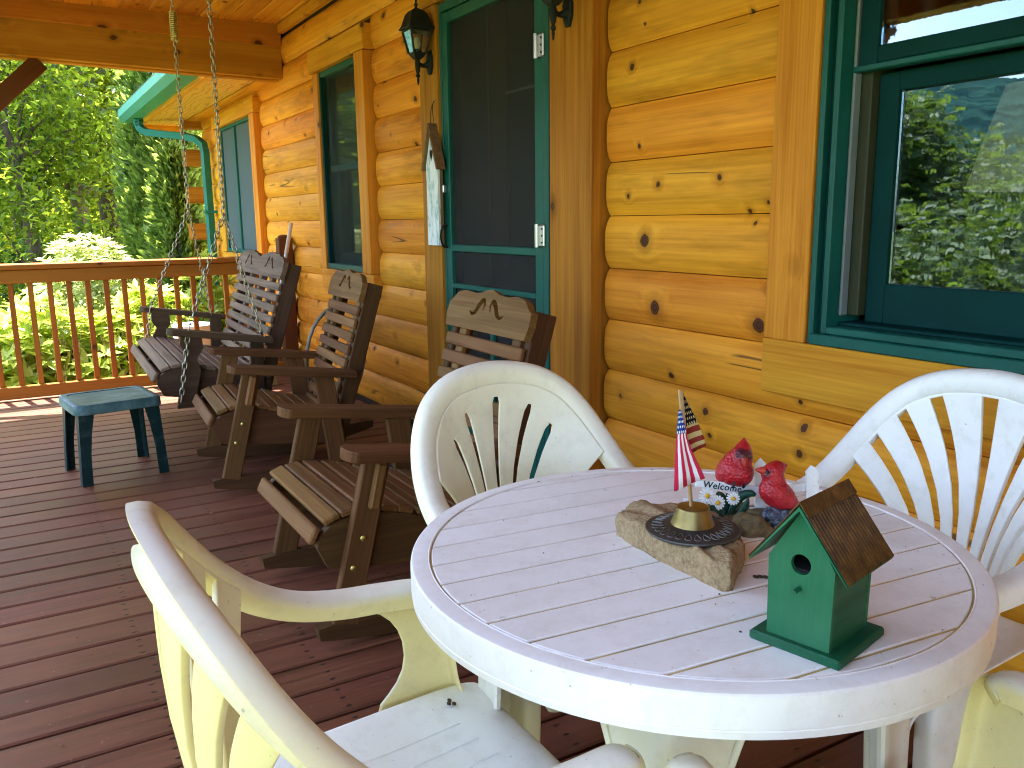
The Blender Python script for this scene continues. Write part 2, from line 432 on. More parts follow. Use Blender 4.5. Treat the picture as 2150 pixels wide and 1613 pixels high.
# ------------------------------------------------------------------ the log house
house = empty('log_house', (0, 0, 0), label='honey-coloured log house wall with green windows, screen door and porch roof', cat='house')
Mlog = Matrix(((0, -1, 0, 2.0), (1, 0, 0, 0), (0, 0, 1, 0), (0, 0, 0, 1)))
Z0, CH = 1.2088-.1965*6, .1965
HOLES = [(.45, 1.647, .842, 2.36), (2.941, 3.970, -.1, 2.235), (5.10, 5.853, .878, 2.19), (7.68, 8.96, .913, 2.115)]
CAS = [(.30, 1.80), (2.658, 4.178), (4.955, 5.955), (7.52, 9.13)]
CAST = [2.50, 2.38, 2.335, 2.235]; CASB = [.68, -.1, .74, .79]
def log_mesh(L, h, b=.027, seed=0):
    rr = random.Random(seed); n = 11; prof = []
    for i in range(n):
        s = -1+2*i/(n-1); prof.append((b*(1-abs(s)**3.4), s*h/2))
    prof = [(-.03, -h/2)]+prof+[(-.03, h/2)]
    m = MB(); rows = []
    segs = max(2, int(L/.5)+1)
    for k in range(segs+1):
        x = L*k/segs; w = rr.uniform(-.0015, .0015)
        rows.append([(x, p[0]+(w if p[0] > .01 else 0), p[1]+w*.4) for p in prof])
    rows.insert(1, [(.008, p[0], p[1]) for p in prof]); rows[0] = [(0, p[0]*.8, p[1]*.985) for p in prof]
    rows.insert(-1, [(L-.008, p[0], p[1]) for p in prof]); rows[-1] = [(L, p[0]*.8, p[1]*.985) for p in prof]
    m.grid(rows, True)
    nc = len(prof); m.f.append(tuple(range(nc))); e = len(m.v)-nc; m.f.append(tuple(range(e, e+nc)))
    return m
li = 0
for k in range(13):
    za, zb = Z0+CH*k, Z0+CH*(k+1); zm = (za+zb)/2
    ints = [(-5.0, 9.93)]  # wall runs on unseen behind the camera, lengthened to cut ambient light
    for (h0, h1, hz0, hz1), (c0, c1), ct, cb in zip(HOLES, CAS, CAST, CASB):
        if zm > cb+.10 and zm < ct-.02:
            new = []
            for a, b in ints:
                if c1 <= a or c0 >= b: new.append((a, b)); continue
                if c0-.012 > a: new.append((a, c0-.012))
                if c1+.004 < b: new.append((c1+.004, b))
            ints = new
    for a, b in ints:
        # long courses are made of two butted logs
        cuts = [a]
        if b-a > 3.2:
            c = a+(b-a)*random.uniform(.35, .65); cuts.append(c)
        cuts.append(b)
        for p, q in zip(cuts[:-1], cuts[1:]):
            li += 1
            near = (p < 2.65 and q > 1.5)
            o = log_mesh(q-p-.003, CH-.003, .027+random.uniform(-.003, .003), li).build('log', m_logk if near else m_log, house, smooth=True, angle=40)
            o.matrix_local = Mlog @ Matrix.Translation((p, 0, zm))
# dark sheathing behind the logs, open at the windows and the door
sh = MB(); edges = [-5.0, .45, 1.647, 2.941, 3.97, 5.1, 5.853, 7.68, 8.96, 9.93]
for i, (a, b) in enumerate(zip(edges[:-1], edges[1:])):
    if i % 2 == 0: sh.box(2.032, 2.13, a, b, -.1, 2.75)
    else:
        h = HOLES[i//2]
        if h[2] > 0: sh.box(2.032, 2.13, a, b, -.1, h[2])
        sh.box(2.032, 2.13, a, b, h[3], 2.75)
sh.build('sheathing', plain('sheathing', (.05, .025, .012), .9), house)
# corner: ends of the side wall's logs pass the corner at every other course
for k in range(-3, 13, 2):
    z = Z0+CH*(k+.5)
    o = MB().box(-.21, .45, -.085, .085, -.088, .088, .012).build('log_end', m_cas, house); o.location = (2.0, 10.02, z)
for k in range(13):
    o = MB().tube([(2.05, 10.02, Z0+CH*(k+.5)), (7, 10.02, Z0+CH*(k+.5))], .098, 12).build('side_log', m_log, house, smooth=True)
# casings -------------------------------------------------------------
FX = 1.943
def vboard(name, y0, y1, z0, z1, x0, x1, mat, parent=house, b=.003):   # vertical board, grain up
    o = MB().box(-(z1-z0)/2, (z1-z0)/2, -(y1-y0)/2, (y1-y0)/2, -(x1-x0)/2, (x1-x0)/2, b).build(name, mat, parent)
    o.matrix_local = frame(((x0+x1)/2, (y0+y1)/2, (z0+z1)/2), (0, 0, 1), (0, 1, 0)); return o
def hboard(name, y0, y1, z0, z1, x0, x1, mat, parent=house, b=.003):   # grain along y
    o = MB().box(-(y1-y0)/2, (y1-y0)/2, -(z1-z0)/2, (z1-z0)/2, -(x1-x0)/2, (x1-x0)/2, b).build(name, mat, parent)
    o.matrix_local = frame(((x0+x1)/2, (y0+y1)/2, (z0+z1)/2), (0, 1, 0), (0, 0, 1)); return o
# big window
vboard('casing', 1.649, 1.80, .842, 2.36, FX, 2.03, m_trim); vboard('casing', .30, .448, .842, 2.36, FX, 2.03, m_trim)
hboard('casing', .30, 1.803, .68, .8415, FX-.002, 2.03, m_trim); hboard('casing', .27, 1.83, 2.362, 2.50, FX-.004, 2.03, m_trim)
# door
vboard('casing', 2.658, 2.941, -.0, 2.235, 1.918, 2.03, m_cas, b=.005); vboard('casing', 3.972, 4.178, 0, 2.235, 1.93, 2.03, m_cas)
hboard('casing', 2.64, 4.20, 2.237, 2.38, 1.926, 2.03, m_cas)
# two further windows
for (h0, h1, hz0, hz1), (c0, c1), ct, cb in list(zip(HOLES, CAS, CAST, CASB))[2:]:
    vboard('casing', c0, h0-.002, hz0, hz1, FX-.018, 2.03, m_trim); vboard('casing', h1+.002, c1, hz0, hz1, FX, 2.03, m_trim)
    hboard('casing', c0-.02, c1+.012, hz1+.002, ct, FX-.022, 2.03, m_trim); hboard('casing', c0, c1, cb, hz0-.002, FX-.004, 2.03, m_trim)
# trim strip under the ceiling
hboard('frieze_board', -5.0, 6.70, 2.592, 2.655, 1.94, 1.985, m_ceil)

# glass and screens ----------------------------------------------------
t = NT('window_glass'); fr = t.n('Fresnel', {0: 1.55}).outputs[0]
pos = t.n('NewGeometry').outputs['Position']
ff = t.math('MULTIPLY', t.math('ADD', fr, .05), 1.15, clamp=True)
sm = t.noise(t.vm('MULTIPLY', pos, (1, 14, 1.2)), 1.0, 4, .6)
gl = t.n('BsdfGlossy', {0: (.86, .93, 1, 1), 1: .0, 'Normal': t.bump(t.noise(t.vm('MULTIPLY', pos, (1, 26, 9)), 1., 3, .6), .025, .004)}, distribution='GGX').outputs[0]
tr = t.n('BsdfTransparent', {0: (.75, .85, .85, 1)}).outputs[0]
dust = t.n('BsdfDiffuse', {0: (.45, .55, .55, 1)}).outputs[0]
base = t.n('MixShader', {0: ff, 1: tr, 2: gl}).outputs[0]
m_glass = t.surf(t.n('MixShader', {0: t.rng(sm, .5, .8, .0, .045), 1: base, 2: dust}).outputs[0])
def screen_mat(name, c, opac, sheen=.25):
    t = NT(name); pos = t.n('NewGeometry').outputs['Position']
    wv = t.noise(t.vm('MULTIPLY', pos, (1, 60, 2.5)), 1.0, 3, .6)
    d = t.bsdf(Base_Color=t.mix(wv, c4([x*.8 for x in c]), c4([x*1.2 for x in c])), Roughness=sheen, Specular_IOR_Level=.06)
    tr = t.n('BsdfTransparent').outputs[0]
    return t.surf(t.n('MixShader', {0: opac, 1: tr, 2: d}).outputs[0])
m_scr_door = screen_mat('door_screen', (.030, .030, .030), .62, .5)
m_scr_far = screen_mat('far_screen', (.085, .115, .125), .93, .45)
m_scr_mid = screen_mat('mid_screen', (.03, .04, .03), .30, .5)
# big double-hung window ------------------------------------------------
def G(name, parent, x0, x1, y0, y1, z0, z1, mat=None, b=.003): return MB().box(x0, x1, y0, y1, z0, z1, b).build(name, mat or m_green, parent)
bw = empty('window'); bw.parent = house
ya, yb, za, zb = .452, 1.645, .844, 2.358
wf = G('frame', bw, 1.950, 2.10, yb-.018, yb, za, zb)
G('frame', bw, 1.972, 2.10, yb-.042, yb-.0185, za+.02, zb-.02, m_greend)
G('frame', bw, 1.952, 2.10, yb-.060, yb-.0425, za+.03, zb-.02)
G('frame', bw, 1.950, 2.10, ya, ya+.05, za, zb)
G('frame', bw, 1.950, 2.10, ya+.0505, yb-.0605, zb-.05, zb)
G('jamb_track', bw, 2.0, 2.03, yb-.070, yb-.061, za+.08, zb-.05, plain('vinyl_track', (.16, .19, .20), .5))
G('jamb_track', bw, 2.032, 2.12, yb-.10, yb-.061, za+.08, zb-.05, plain('jamb_olive', (.035, .04, .018), .6))
G('sill', bw, 1.935, 2.10, ya+.0505, yb-.0185, za, za+.030)
G('sill', bw, 1.952, 2.10, ya+.0505, yb-.0605, za+.031, za+.052)
G('sill', bw, 2.0, 2.12, ya+.0505, yb-.0605, za+.0525, za+.062, m_greend)
y0, y1 = ya+.051, yb-.076
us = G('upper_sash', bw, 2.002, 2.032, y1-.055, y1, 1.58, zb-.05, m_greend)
G('rail', us, 1.995, 2.034, y0, y1+.012, 1.572, 1.588); G('rail', us, 2.003, 2.031, y0, y1-.0555, 1.589, 1.632, m_greend)
G('stile', us, 2.002, 2.032, y0, y0+.055, 1.633, zb-.05, m_greend)
G('pane', us, 2.015, 2.019, y0+.055, y1-.0555, 1.632, zb-.05, m_glass, 0)
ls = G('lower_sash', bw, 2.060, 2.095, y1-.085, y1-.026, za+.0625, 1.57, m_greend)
G('stile', ls, 2.060, 2.095, y0, y0+.07, za+.0625, 1.57, m_greend)
G('rail', ls, 2.058, 2.096, y0+.0705, y1-.0855, za+.0625, 1.015, m_greend)
G('rail', ls, 2.060, 2.095, y0+.0705, y1-.0855, 1.520, 1.57, m_greend)
G('pane', ls, 2.075, 2.079, y0+.0705, y1-.0855, 1.015, 1.520, m_glass, 0)
# middle window ---------------------------------------------------------
mw2 = empty('window'); mw2.parent = house
ya, yb, za, zb = 5.102, 5.851, .880, 2.188
G('frame', mw2, 1.956, 2.08, yb-.03, yb, za, zb, m_greend); G('frame', mw2, 1.956, 2.08, ya, ya+.03, za, zb)
G('frame', mw2, 1.956, 2.08, ya+.0305, yb-.0305, zb-.035, zb); G('sill', mw2, 1.945, 2.08, ya+.0305, yb-.0305, za, za+.035)
us = G('upper_sash', mw2, 2.0, 2.03, yb-.075, yb-.031, 1.57, zb-.036, m_greend)
G('rail', us, 1.998, 2.032, ya+.0305, yb-.0305, 1.535, 1.575); G('stile', us, 2.0, 2.03, ya+.0305, ya+.075, 1.577, zb-.036, m_greend)
G('pane', us, 2.012, 2.016, ya+.0755, yb-.0755, 1.575, zb-.036, m_glass, 0)
ls = G('lower_sash', mw2, 2.04, 2.07, yb-.075, yb-.031, za+.036, 1.57, m_greend); G('stile', ls, 2.04, 2.07, ya+.0305, ya+.075, za+.036, 1.57, m_greend)
G('rail', ls, 2.038, 2.072, ya+.0755, yb-.0755, za+.036, za+.11, m_greend); G('pane', ls, 2.052, 2.056, ya+.0755, yb-.0755, za+.11, 1.57, m_glass, 0)
G('insect_screen', mw2, 1.985, 1.9865, ya+.031, yb-.031, za+.036, zb-.036, m_scr_mid, 0)
# far twin casement ------------------------------------------------------
fw3 = empty('window'); fw3.parent = house
ya, yb, za, zb = 7.682, 8.958, .915, 2.113
G('frame', fw3, 1.958, 2.06, ya, ya+.022, za, zb); G('frame', fw3, 1.958, 2.06, yb-.03, yb, za, zb); G('frame', fw3, 1.956, 2.06, ya+.0225, yb-.0305, zb-.03, zb)
G('sill', fw3, 1.948, 2.06, ya+.0225, yb-.0305, za, za+.035); G('mullion', fw3, 1.957, 2.05, 8.365, 8.415, za+.036, zb-.031)
for a, b in ((ya+.023, 8.364), (8.416, yb-.031)):
    G('insect_screen', fw3, 1.975, 1.977, a, b, za+.036, zb-.031, m_scr_far, 0); G('pane', fw3, 2.02, 2.024, a, b, za+.036, zb-.031, m_glass, 0)
    G('screen_bar', fw3, 1.978, 1.984, a, b, 1.50, 1.515, m_greend, .001)

# screen door -------------------------------------------------------------
sdr = empty('screen_door'); sdr.parent = house
G('door_frame', sdr, 1.945, 2.04, 2.989, 3.028, 0, 2.233); G('door_frame', sdr, 1.945, 2.04, 3.952, 3.968, 0, 2.233); G('door_frame', sdr, 1.945, 2.04, 3.0285, 3.9515, 2.19, 2.233)
G('gap_strip', sdr, 1.955, 2.04, 2.943, 2.9885, 0, 2.235, m_dark)  # dark strip filling the gap between door frame and casing
G('stile', sdr, 1.948, 1.985, 3.033, 3.098, .02, 2.185); G('stile', sdr, 1.948, 1.985, 3.895, 3.949, .02, 2.185)
for z0, z1 in ((2.135, 2.184), (1.046, 1.080), (.862, .886), (.022, .20)): G('rail', sdr, 1.949, 1.984, 3.0985, 3.8945, z0, z1)
G('muntin', sdr, 1.951, 1.982, 3.485, 3.515, .2005, .8615)
G('insect_screen', sdr, 1.968, 1.9695, 3.0985, 3.8945, .2, 2.135, m_scr_door, 0)
for z in (1.885, 1.132, .35):
    h = G('hinge', sdr, 1.935, 1.9475, 3.012, 3.066, z-.045, z+.045, m_steel, .004)
    MB().tube([(1.932, 3.058, z-.048), (1.932, 3.058, z+.048)], .011, 12).build('barrel', m_steel, h, smooth=True)
    sc_ = MB()
    for dz in (-.028, 0, .028): sc_.ball((1.934, 3.024, z+dz), .004, 4)
    sc_.build('screws', m_dark, h)
MB().tube([(1.948, 3.935, 1.175), (1.925, 3.935, 1.17), (1.912, 3.935, 1.15), (1.908, 3.935, 1.12), (1.912, 3.935, 1.09), (1.925, 3.935, 1.07), (1.948, 3.935, 1.065)], .006, 8).build('handle', m_black, sdr, smooth=True)
lt = G('latch', sdr, 1.925, 1.947, 3.925, 3.962, 1.335, 1.375, m_steel, .004)
# inner door seen through the mesh
ind = empty('inner_door'); ind.parent = house
m_ind = plain('inner_door_paint', (.10, .085, .065), .6); m_strip = plain('inner_door_stile', (.16, .09, .04), .6)
G('panel', ind, 2.05, 2.09, 3.0, 3.96, 0, 2.23, plain('inner_panel', (.035, .04, .042), .5)); G('stile', ind, 2.035, 2.049, 3.47, 3.63, 0, 2.2, m_strip)
G('edge_strip', ind, 2.030, 2.034, 3.635, 3.643, 0, 2.2, plain('edge_strip', (.35, .30, .20), .5), .001); G('edge_strip', ind, 2.02, 2.034, 3.10, 3.46, 1.755, 1.765, plain('strip_pale', (.8, .75, .65), .5), .001)

# room behind the windows
rm = MB()
for (a, b, c, d, e, f_) in ((2.14, 6, -1.4, 9.8, -.05, 0), (2.14, 6, -1.4, 9.8, 2.6, 2.65), (5.95, 6, -1.4, 9.8, 0, 2.6), (2.14, 6, -1.45, -1.4, 0, 2.6), (2.14, 6, 9.8, 9.85, 0, 2.6), (2.14, 6, 4.5, 4.55, 0, 2.6)): rm.box(a, b, c, d, e, f_)
rm.build('room', plain('room_wall', (.10, .075, .05), .8), house)

# ------------------------------------------------------------------ porch roof: ceiling, beams, eave
ceil = empty('porch_ceiling'); ceil.parent = house
pw = .1745; x = 2.085; k = 0
while x > -.62:
    for a, b in ((-5.0, random.uniform(2.2, 3.2)), (None, 6.72)):
        if a is None: a = last+.002
        L = b-a
        o = MB().box(-L/2, L/2, -pw/2+.0015, pw/2-.0015, -.01, .01, .007).build('plank', m_ceil, ceil)
        o.matrix_local = frame((x-pw/2, (a+b)/2, 2.668+random.uniform(-.0015, .0015)), (0, 1, 0), (1, 0, 0)); last = b
    x -= pw
def xboard(name, x0, x1, y0, y1, z0, z1, mat, parent=house, b=.004, drop=0.0):
    o = MB().box(-(x1-x0)/2, (x1-x0)/2, -(y1-y0)/2, (y1-y0)/2, -(z1-z0)/2, (z1-z0)/2, b).build(name, mat, parent)
    o.location = ((x0+x1)/2, (y0+y1)/2, (z0+z1)/2); o.rotation_euler = (0, math.atan(drop), 0); return o
DR = .016
xboard('beam', -.62, 1.975, 6.745, 6.80, 2.295, 2.535, m_beam, drop=DR)
xboard('beam_fascia', -.62, 1.972, 6.722, 6.744, 2.525, 2.688, m_beam, drop=DR)
xboard('beam', -.62, 1.955, 6.802, 6.885, 2.283, 2.60, m_beam, drop=DR)
xboard('gable_board', -.9, 1.96, 7.02, 7.06, 2.55, 2.74, m_beam)
o = MB().box(-.55, -.41, -5.0, 6.71, 2.28, 2.52, .006).build('side_beam', m_beam, house)
# knee brace at the far corner and the posts carrying the side beam
for i, y in enumerate((6.74, 3.95, 1.15, -1.65, -4.8)):
    o = MB().box(-1.14, 1.14, -.07, .07, -.07, .07, .006).build('post', m_beam, house); o.matrix_local = frame((-.48, y, 1.14), (0, 0, 1), (0, 1, 0))
    for s in (1, -1):
        if (i == 0 and s == 1) or (i == 4 and s == -1): continue
        board('brace', m_post, house, (-.48, y+s*.06, 1.72), (-.48, y+s*.60, 2.28), (1, 0, 0), .09, .10, .004)
board('brace', m_post, house, (-.45, 6.825, 1.52), (.345, 6.825, 2.285), (0, 1, 0), .055, .115, .004)
rf = MB(); rf.add([(-.95, -5.6, 2.70), (6.2, -5.6, 4.5), (6.2, 7.08, 4.5), (-.95, 7.08, 2.70), (-.95, -5.6, 2.78), (6.2, -5.6, 4.6), (6.2, 7.08, 4.6), (-.95, 7.08, 2.78)],  # porch roof lengthened behind the camera to keep light out there
        [(0, 1, 2, 3), (4, 5, 6, 7), (0, 1, 5, 4), (1, 2, 6, 5), (2, 3, 7, 6), (3, 0, 4, 7)])
rf.add([(1.30, 7.09, 2.44), (6.2, 7.09, 4.5), (6.2, 10.75, 4.5), (1.30, 10.75, 2.44), (1.30, 7.09, 2.50), (6.2, 7.09, 4.6), (6.2, 10.75, 4.6), (1.30, 10.75, 2.50)],
        [(0, 1, 2, 3), (4, 5, 6, 7), (0, 1, 5, 4), (1, 2, 6, 5), (2, 3, 7, 6), (3, 0, 4, 7)])
rf.build('roof', plain('green_roof', (.03, .10, .08), .5), house)
MB().box(2.14, 6.1, -1.4, 9.9, 2.66, 2.74).build('attic_floor', m_dark, house)
MB().box(1.42, 2.14, 6.895, 6.925, 2.31, 3.30).build('sky_stop_panel', m_dark, house)  # unseen panel added to block sky light leaking in above the soffit
# eave past the porch
t = NT('soffit_plywood'); vec, tc, rnd = t.objvec()
wv = t.n('TexWave', {'Vector': t.vm('MULTIPLY', vec, (3.2, 1.0, 1.0)), 'Scale': 1.6, 'Distortion': 14., 'Detail': 2.5, 'Detail Scale': 1.1}, wave_type='BANDS').outputs[1]
cl = t.mix(t.rng(wv, .0, .22), (.46, .20, .025, 1), (.66, .33, .05, 1))
m_ply = t.surf(t.bsdf(Base_Color=cl, Roughness=.6))
MB().box(1.475, 1.83, 6.89, 10.62, 2.292, 2.304).build('soffit', m_ply, house)
o = hboard('soffit_trim', 6.89, 10.2, 2.284, 2.30, 1.845, 1.985, m_trim)
hboard('fascia', 6.89, 10.62, 2.272, 2.44, 1.43, 1.473, m_trim)
gt = MB(); gp = [(1.425, 2.435), (1.425, 2.318), (1.30, 2.318), (1.262, 2.37), (1.262, 2.435), (1.25, 2.44), (1.25, 2.43), (1.25, 2.365), (1.294, 2.308), (1.428, 2.308), (1.428, 2.435)]
gt.prism(gp, 7.10, 10.70, 'y').build('gutter', m_gutter, house)
xboard('eave_return', 1.46, 1.90, 10.62, 10.64, 2.22, 2.30, m_trim)
ds = empty('downspout'); ds.parent = house
path = [(1.385, 10.18, 2.312), (1.385, 10.18, 2.25), (1.40, 10.165, 2.205), (1.45, 10.11, 2.165), (1.56, 9.96, 2.14), (1.74, 9.70, 2.10), (1.84, 9.54, 2.06), (1.89, 9.46, 2.00), (1.90, 9.44, 1.92), (1.90, 9.44, 0.6), (1.90, 9.44, -.55)]
MB().tube(path, .048, 4).build('pipe', m_spout, ds)
for z in (1.3, .2): MB().box(1.845, 1.99, 9.385, 9.495, z, z+.03, .003).build('strap', m_spout, ds)
for z in (2.295, 2.27, 2.245): MB().box(1.34, 1.43, 10.135, 10.225, z-.006, z+.006, .003).build('rib', m_spout, ds)

# ------------------------------------------------------------------ railings
def railing(root, p, q, n, post_ends=(True, True)):
    p = Vector(p); q = Vector(q); d = (q-p); L = d.length; u = d.normalized(); nrm = Vector((u.y, -u.x, 0))
    B = lambda name, z, w, h, dx=0: board(name, m_rail, root, p+Vector((0, 0, z))+nrm*dx, q+Vector((0, 0, z))+nrm*dx, (0, 0, 1), h, w, .005)
    B('cap_rail', .9225, .17, .038); B('top_rail', .855, .036, .092, .035); B('bottom_rail', .056, .036, .088, .035)
    bm_ = MB().box(-.405, .405, -.0175, .0175, -.0175, .0175, .003).mesh('baluster'); bm_.materials.append(m_rail)
    for i in range(n):
        o = link('baluster', bm_, root); pt = p+u*(L*(i+.5)/n); o.matrix_local = frame((pt.x, pt.y, .47), (0, 0, 1), (0, 1, 0))
r1 = empty('railing', (0, 6.78, 0), 0, 'reddish wooden railing with square balusters across the far end of the deck', 'railing')
# balusters were measured at x = -.013, .121, .238 ... (about .122 apart)
railing(r1, (-.41, 0, 0), (1.86, 0, 0), 19)
o = MB().box(-.54, .54, -.05, .05, -.055, .055, .006).build('post', m_post, r1); o.matrix_local = frame((1.905, -.03, .54), (0, 0, 1), (0, 1, 0))
MB().ball((1.905, -.03, 1.085), .05, 6, (1, 1, .4)).build('post_cap', m_post, r1, smooth=True)
# ================================================================== FURNITURE
# ------------------------------------------------------------------ slatted rockers and the swing share their joinery
def arc_pts(cx, cz, r, a0, a1, n): return [(cx+r*math.cos(a0+(a1-a0)*i/n), cz+r*math.sin(a0+(a1-a0)*i/n)) for i in range(n+1)]
SEAT = [(.392, .300), (.375, .338), (.335, .366), (.26, .378), (.17, .366), (.08, .340), (-.01, .312), (-.10, .290), (-.19, .278)]
def seat_slats(root, half, mat, dz=0, n=9):
    P = catmull([(a, 0, b+dz) for a, b in SEAT], 60)
    # walk along the curve by arc length
    d = [0]
    for a, b in zip(P[:-1], P[1:]): d.append(d[-1]+np.linalg.norm(b-a))
    tot = d[-1]
    for i in range(n):
        s = tot*(i+.5)/n; k = min(np.searchsorted(d, s), 59); a = P[k-1]; b = P[k]
        tv = Vector(b-a).normalized(); c = Vector(P[k]); w = tot/n-.006
        o = MB().box(-half, half, -w/2, w/2, -.010, .010, .005).build('seat_slat', mat, root)
        M = frame(c, (0, 1, 0), tv); nz = M.col[2].xyz
        if nz.z < 0 or (abs(nz.z) < .2 and nz.x < 0): M = frame(c, (0, -1, 0), tv)
        o.matrix_local = M @ Matrix.Translation((0, 0, .011))
def apron(root, y, mat, dz=0, t=.03):
    top = [(p[0]-.008, p[2]) for p in catmull([(a, 0, b+dz) for a, b in SEAT], 24)]
    low = [(-.20, .17+dz), (-.05, .185+dz), (.10, .20+dz), (.22, .215+dz), (.30, .225+dz), (.355, .235+dz)]
    return MB().prism(top+low, y-t/2, y+t/2, 'y').build('seat_rail', mat, root)
def crest_outline(w, h, lobes):
    # board seen square on: (across, up); scalloped top
    pts = [(-w/2, 0), (w/2, 0), (w/2+.012, h*.30), (w/2+.006, h*.62)]
    n = 26*lobes
    for i in range(n+1):
        s = 1-2*i/n; q = abs(((s+1)/2*lobes) % 1-.5)*2 if lobes > 1 else abs(s)
        if lobes == 1: up = .80+.16*math.exp(-((q)/.30)**2)+.10*math.exp(-((q-.62)/.16)**2)-.20*max(0, q-.86)/.14
        else: up = .70+.25*abs(math.sin(PI*s))**.75+.025*math.cos(s*34)
        up += .012*math.cos(q*16) if lobes == 1 else 0
        pts.append((s*w/2, h*up))
    pts += [(-w/2-.006, h*.62), (-w/2-.012, h*.30)]
    return pts
def swan_cut(mb, cx, cz, s, flip):
    # S-shaped saw cut-out: a tapered swept ribbon
    P = catmull([(-.056, 0, -.012), (-.040, 0, -.020), (-.020, 0, -.010), (-.004, 0, .012), (.014, 0, .024), (.026, 0, .014), (.022, 0, -.006)], 18)
    W = [.003+.009*math.sin(PI*min(1, (i+.6)/18))*(1.15 if 4 < i < 13 else .8) for i in range(18)]
    L = []; Rr = []
    for i, p in enumerate(P):
        t = P[min(i+1, 17)]-P[max(i-1, 0)]; t /= np.linalg.norm(t); nx = np.array((-t[2], 0, t[0]))
        L.append(p+nx*W[i]*.7); Rr.append(p-nx*W[i]*.7)
    ol = [(cx+flip*q[0]*s, cz+q[2]*s) for q in L+Rr[::-1]]
    mb.append(ol)
def backrest(root, half, n, mat, matd, b0, b1, stiles, lobes, crest_h):
    # b0,b1: (x,z) of the back plane at its foot and its top; slats run across
    b0 = Vector((b0[0], 0, b0[1])); b1 = Vector((b1[0], 0, b1[1])); u = (b1-b0).normalized(); nrm = Vector((u.z, 0, -u.x))
    L = (b1-b0).length; usable = L-crest_h-.012
    for i in range(n):
        w = usable/n*.70; c = b0+u*(usable*(i+.5)/n)
        o = MB().box(-half, half, -w/2, w/2, -.009, .009, .004).build('back_slat', mat, root); o.matrix_local = frame(c+nrm*.011, (0, 1, 0), u)
    for y, thick, w, m in stiles:
        p = b0-u*.10; q = b1-u*.05
        board('back_stile', m, root, p+Vector((0, y, 0))-nrm*thick/2, q+Vector((0, y, 0))-nrm*thick/2, (0, 1, 0), w, thick, .004)
    holes = []
    for c in ([0] if lobes == 1 else [-half*.48, half*.48]):
        swan_cut(holes, c-.050, crest_h*.52, 1.15, 1); swan_cut(holes, c+.050, crest_h*.52, 1.15, -1)
    me = pierced(crest_outline(half*2+.02, crest_h, lobes), holes, -.013, .013).build('crest_rail', mat, root)
    me.matrix_local = frame(b0+u*(L-crest_h)+nrm*.015, (0, 1, 0), u)
    return b0, u, nrm
def arm_board(root, y, x0, z0, x1, z1, mat, w=.115):
    L = math.hypot(x0-x1, z0-z1)
    ol = [(0, -w*.36), (L*.35, -w*.45), (L*.72, -w/2), (L-.03, -w/2)]+[(L-.03+.03*math.sin(a), -w/2*math.cos(a)) for a in np.linspace(.25, PI-.25, 7)]+[(L-.03, w/2), (L*.72, w/2), (L*.35, w*.45), (0, w*.36)]
    m = MB(); lo = [(a, b) for a, b in ol]; n = len(lo)
    rows = []
    cx = sum(a for a, b in lo)/n
    for zz, k in ((-.016, .965), (-.012, 1.0), (.012, 1.0), (.016, .965)):
        rows.append([((a-cx)*(1-(1-k)*.25)+cx, b*k, zz) for a, b in lo])
    m.grid(rows, True); m.f.append(tuple(range(n))); e = len(m.v)-n; m.f.append(tuple(range(e, e+n)))
    o = m.build('armrest', mat, root); o.matrix_local = frame((x1, y, z1), (x0-x1, 0, z0-z1), (0, 1, 0)); return o
def make_rocker():
    root = empty('rocking_chair')
    for s in (-1, 1):
        y = s*.30
        bot = [(x, .30*(x-.04)**2 if x > .04 else .26*(x-.04)**2) for x in np.linspace(.40, -.52, 22)]
        top = [(x, (.30*(x-.04)**2 if x > .04 else .26*(x-.04)**2)+.018+.062*math.sqrt(max(0, 1-((x+.06)/.48)**2))) for x in np.linspace(-.525, .405, 22)]
        MB().prism(bot+top, y-.019, y+.019, 'y').build('runner', m_rockd, root)
        board('front_leg', m_rockm, root, (.325, y+s*.004, .068), (.205, y+s*.004, .545), (1, 0, .2), .078, .032, .004)
        board('rear_leg', m_rockm, root, (-.17, y+s*.004, .075), (-.115, y+s*.004, .505), (1, 0, 0), .088, .03, .004)
        board('arm_block', m_rock, root, (.232, y+s*.032, .40), (.20, y+s*.032, .535), (1, 0, .2), .035, .022, .008)
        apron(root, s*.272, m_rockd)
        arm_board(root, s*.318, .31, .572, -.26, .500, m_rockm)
        for (bx, bz) in ((.262, .318), (.295, .235)):
            MB().ball((bx, y+s*.021, bz), .009, 5, (1, .5, 1)).build('bolt', m_spring, root, smooth=True)
        MB().ball((-.235, s*.352, .505), .010, 5, (1, .5, 1)).build('bolt', m_spring, root, smooth=True)
    seat_slats(root, .285, m_rock, 0, 11)
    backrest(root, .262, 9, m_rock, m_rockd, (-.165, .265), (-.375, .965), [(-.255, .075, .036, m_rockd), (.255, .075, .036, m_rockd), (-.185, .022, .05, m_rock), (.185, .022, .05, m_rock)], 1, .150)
    board('stretcher', m_rockd, root, (-.20, -.27, .20), (-.20, .27, .20), (0, 0, 1), .07, .028)
    board('stretcher', m_rockd, root, (.26, -.27, .20), (.26, .27, .20), (0, 0, 1), .06, .028)
    return root
rk = make_rocker()
tag(rk, 'brown slatted rocking chair nearest the white table, in front of the screen door', 'rocking chair', 'slatted rocking chairs along the log wall')
rk.location = (1.05, 2.50, 0); rk.rotation_euler = (0, 0, R(180))
rk2 = copy_tree(rk); rk2.location = (1.115, 4.085, 0); rk2.rotation_euler = (0, 0, R(176))
tag(rk2, 'brown slatted rocking chair between the porch swing and the other rocker, below the middle window')

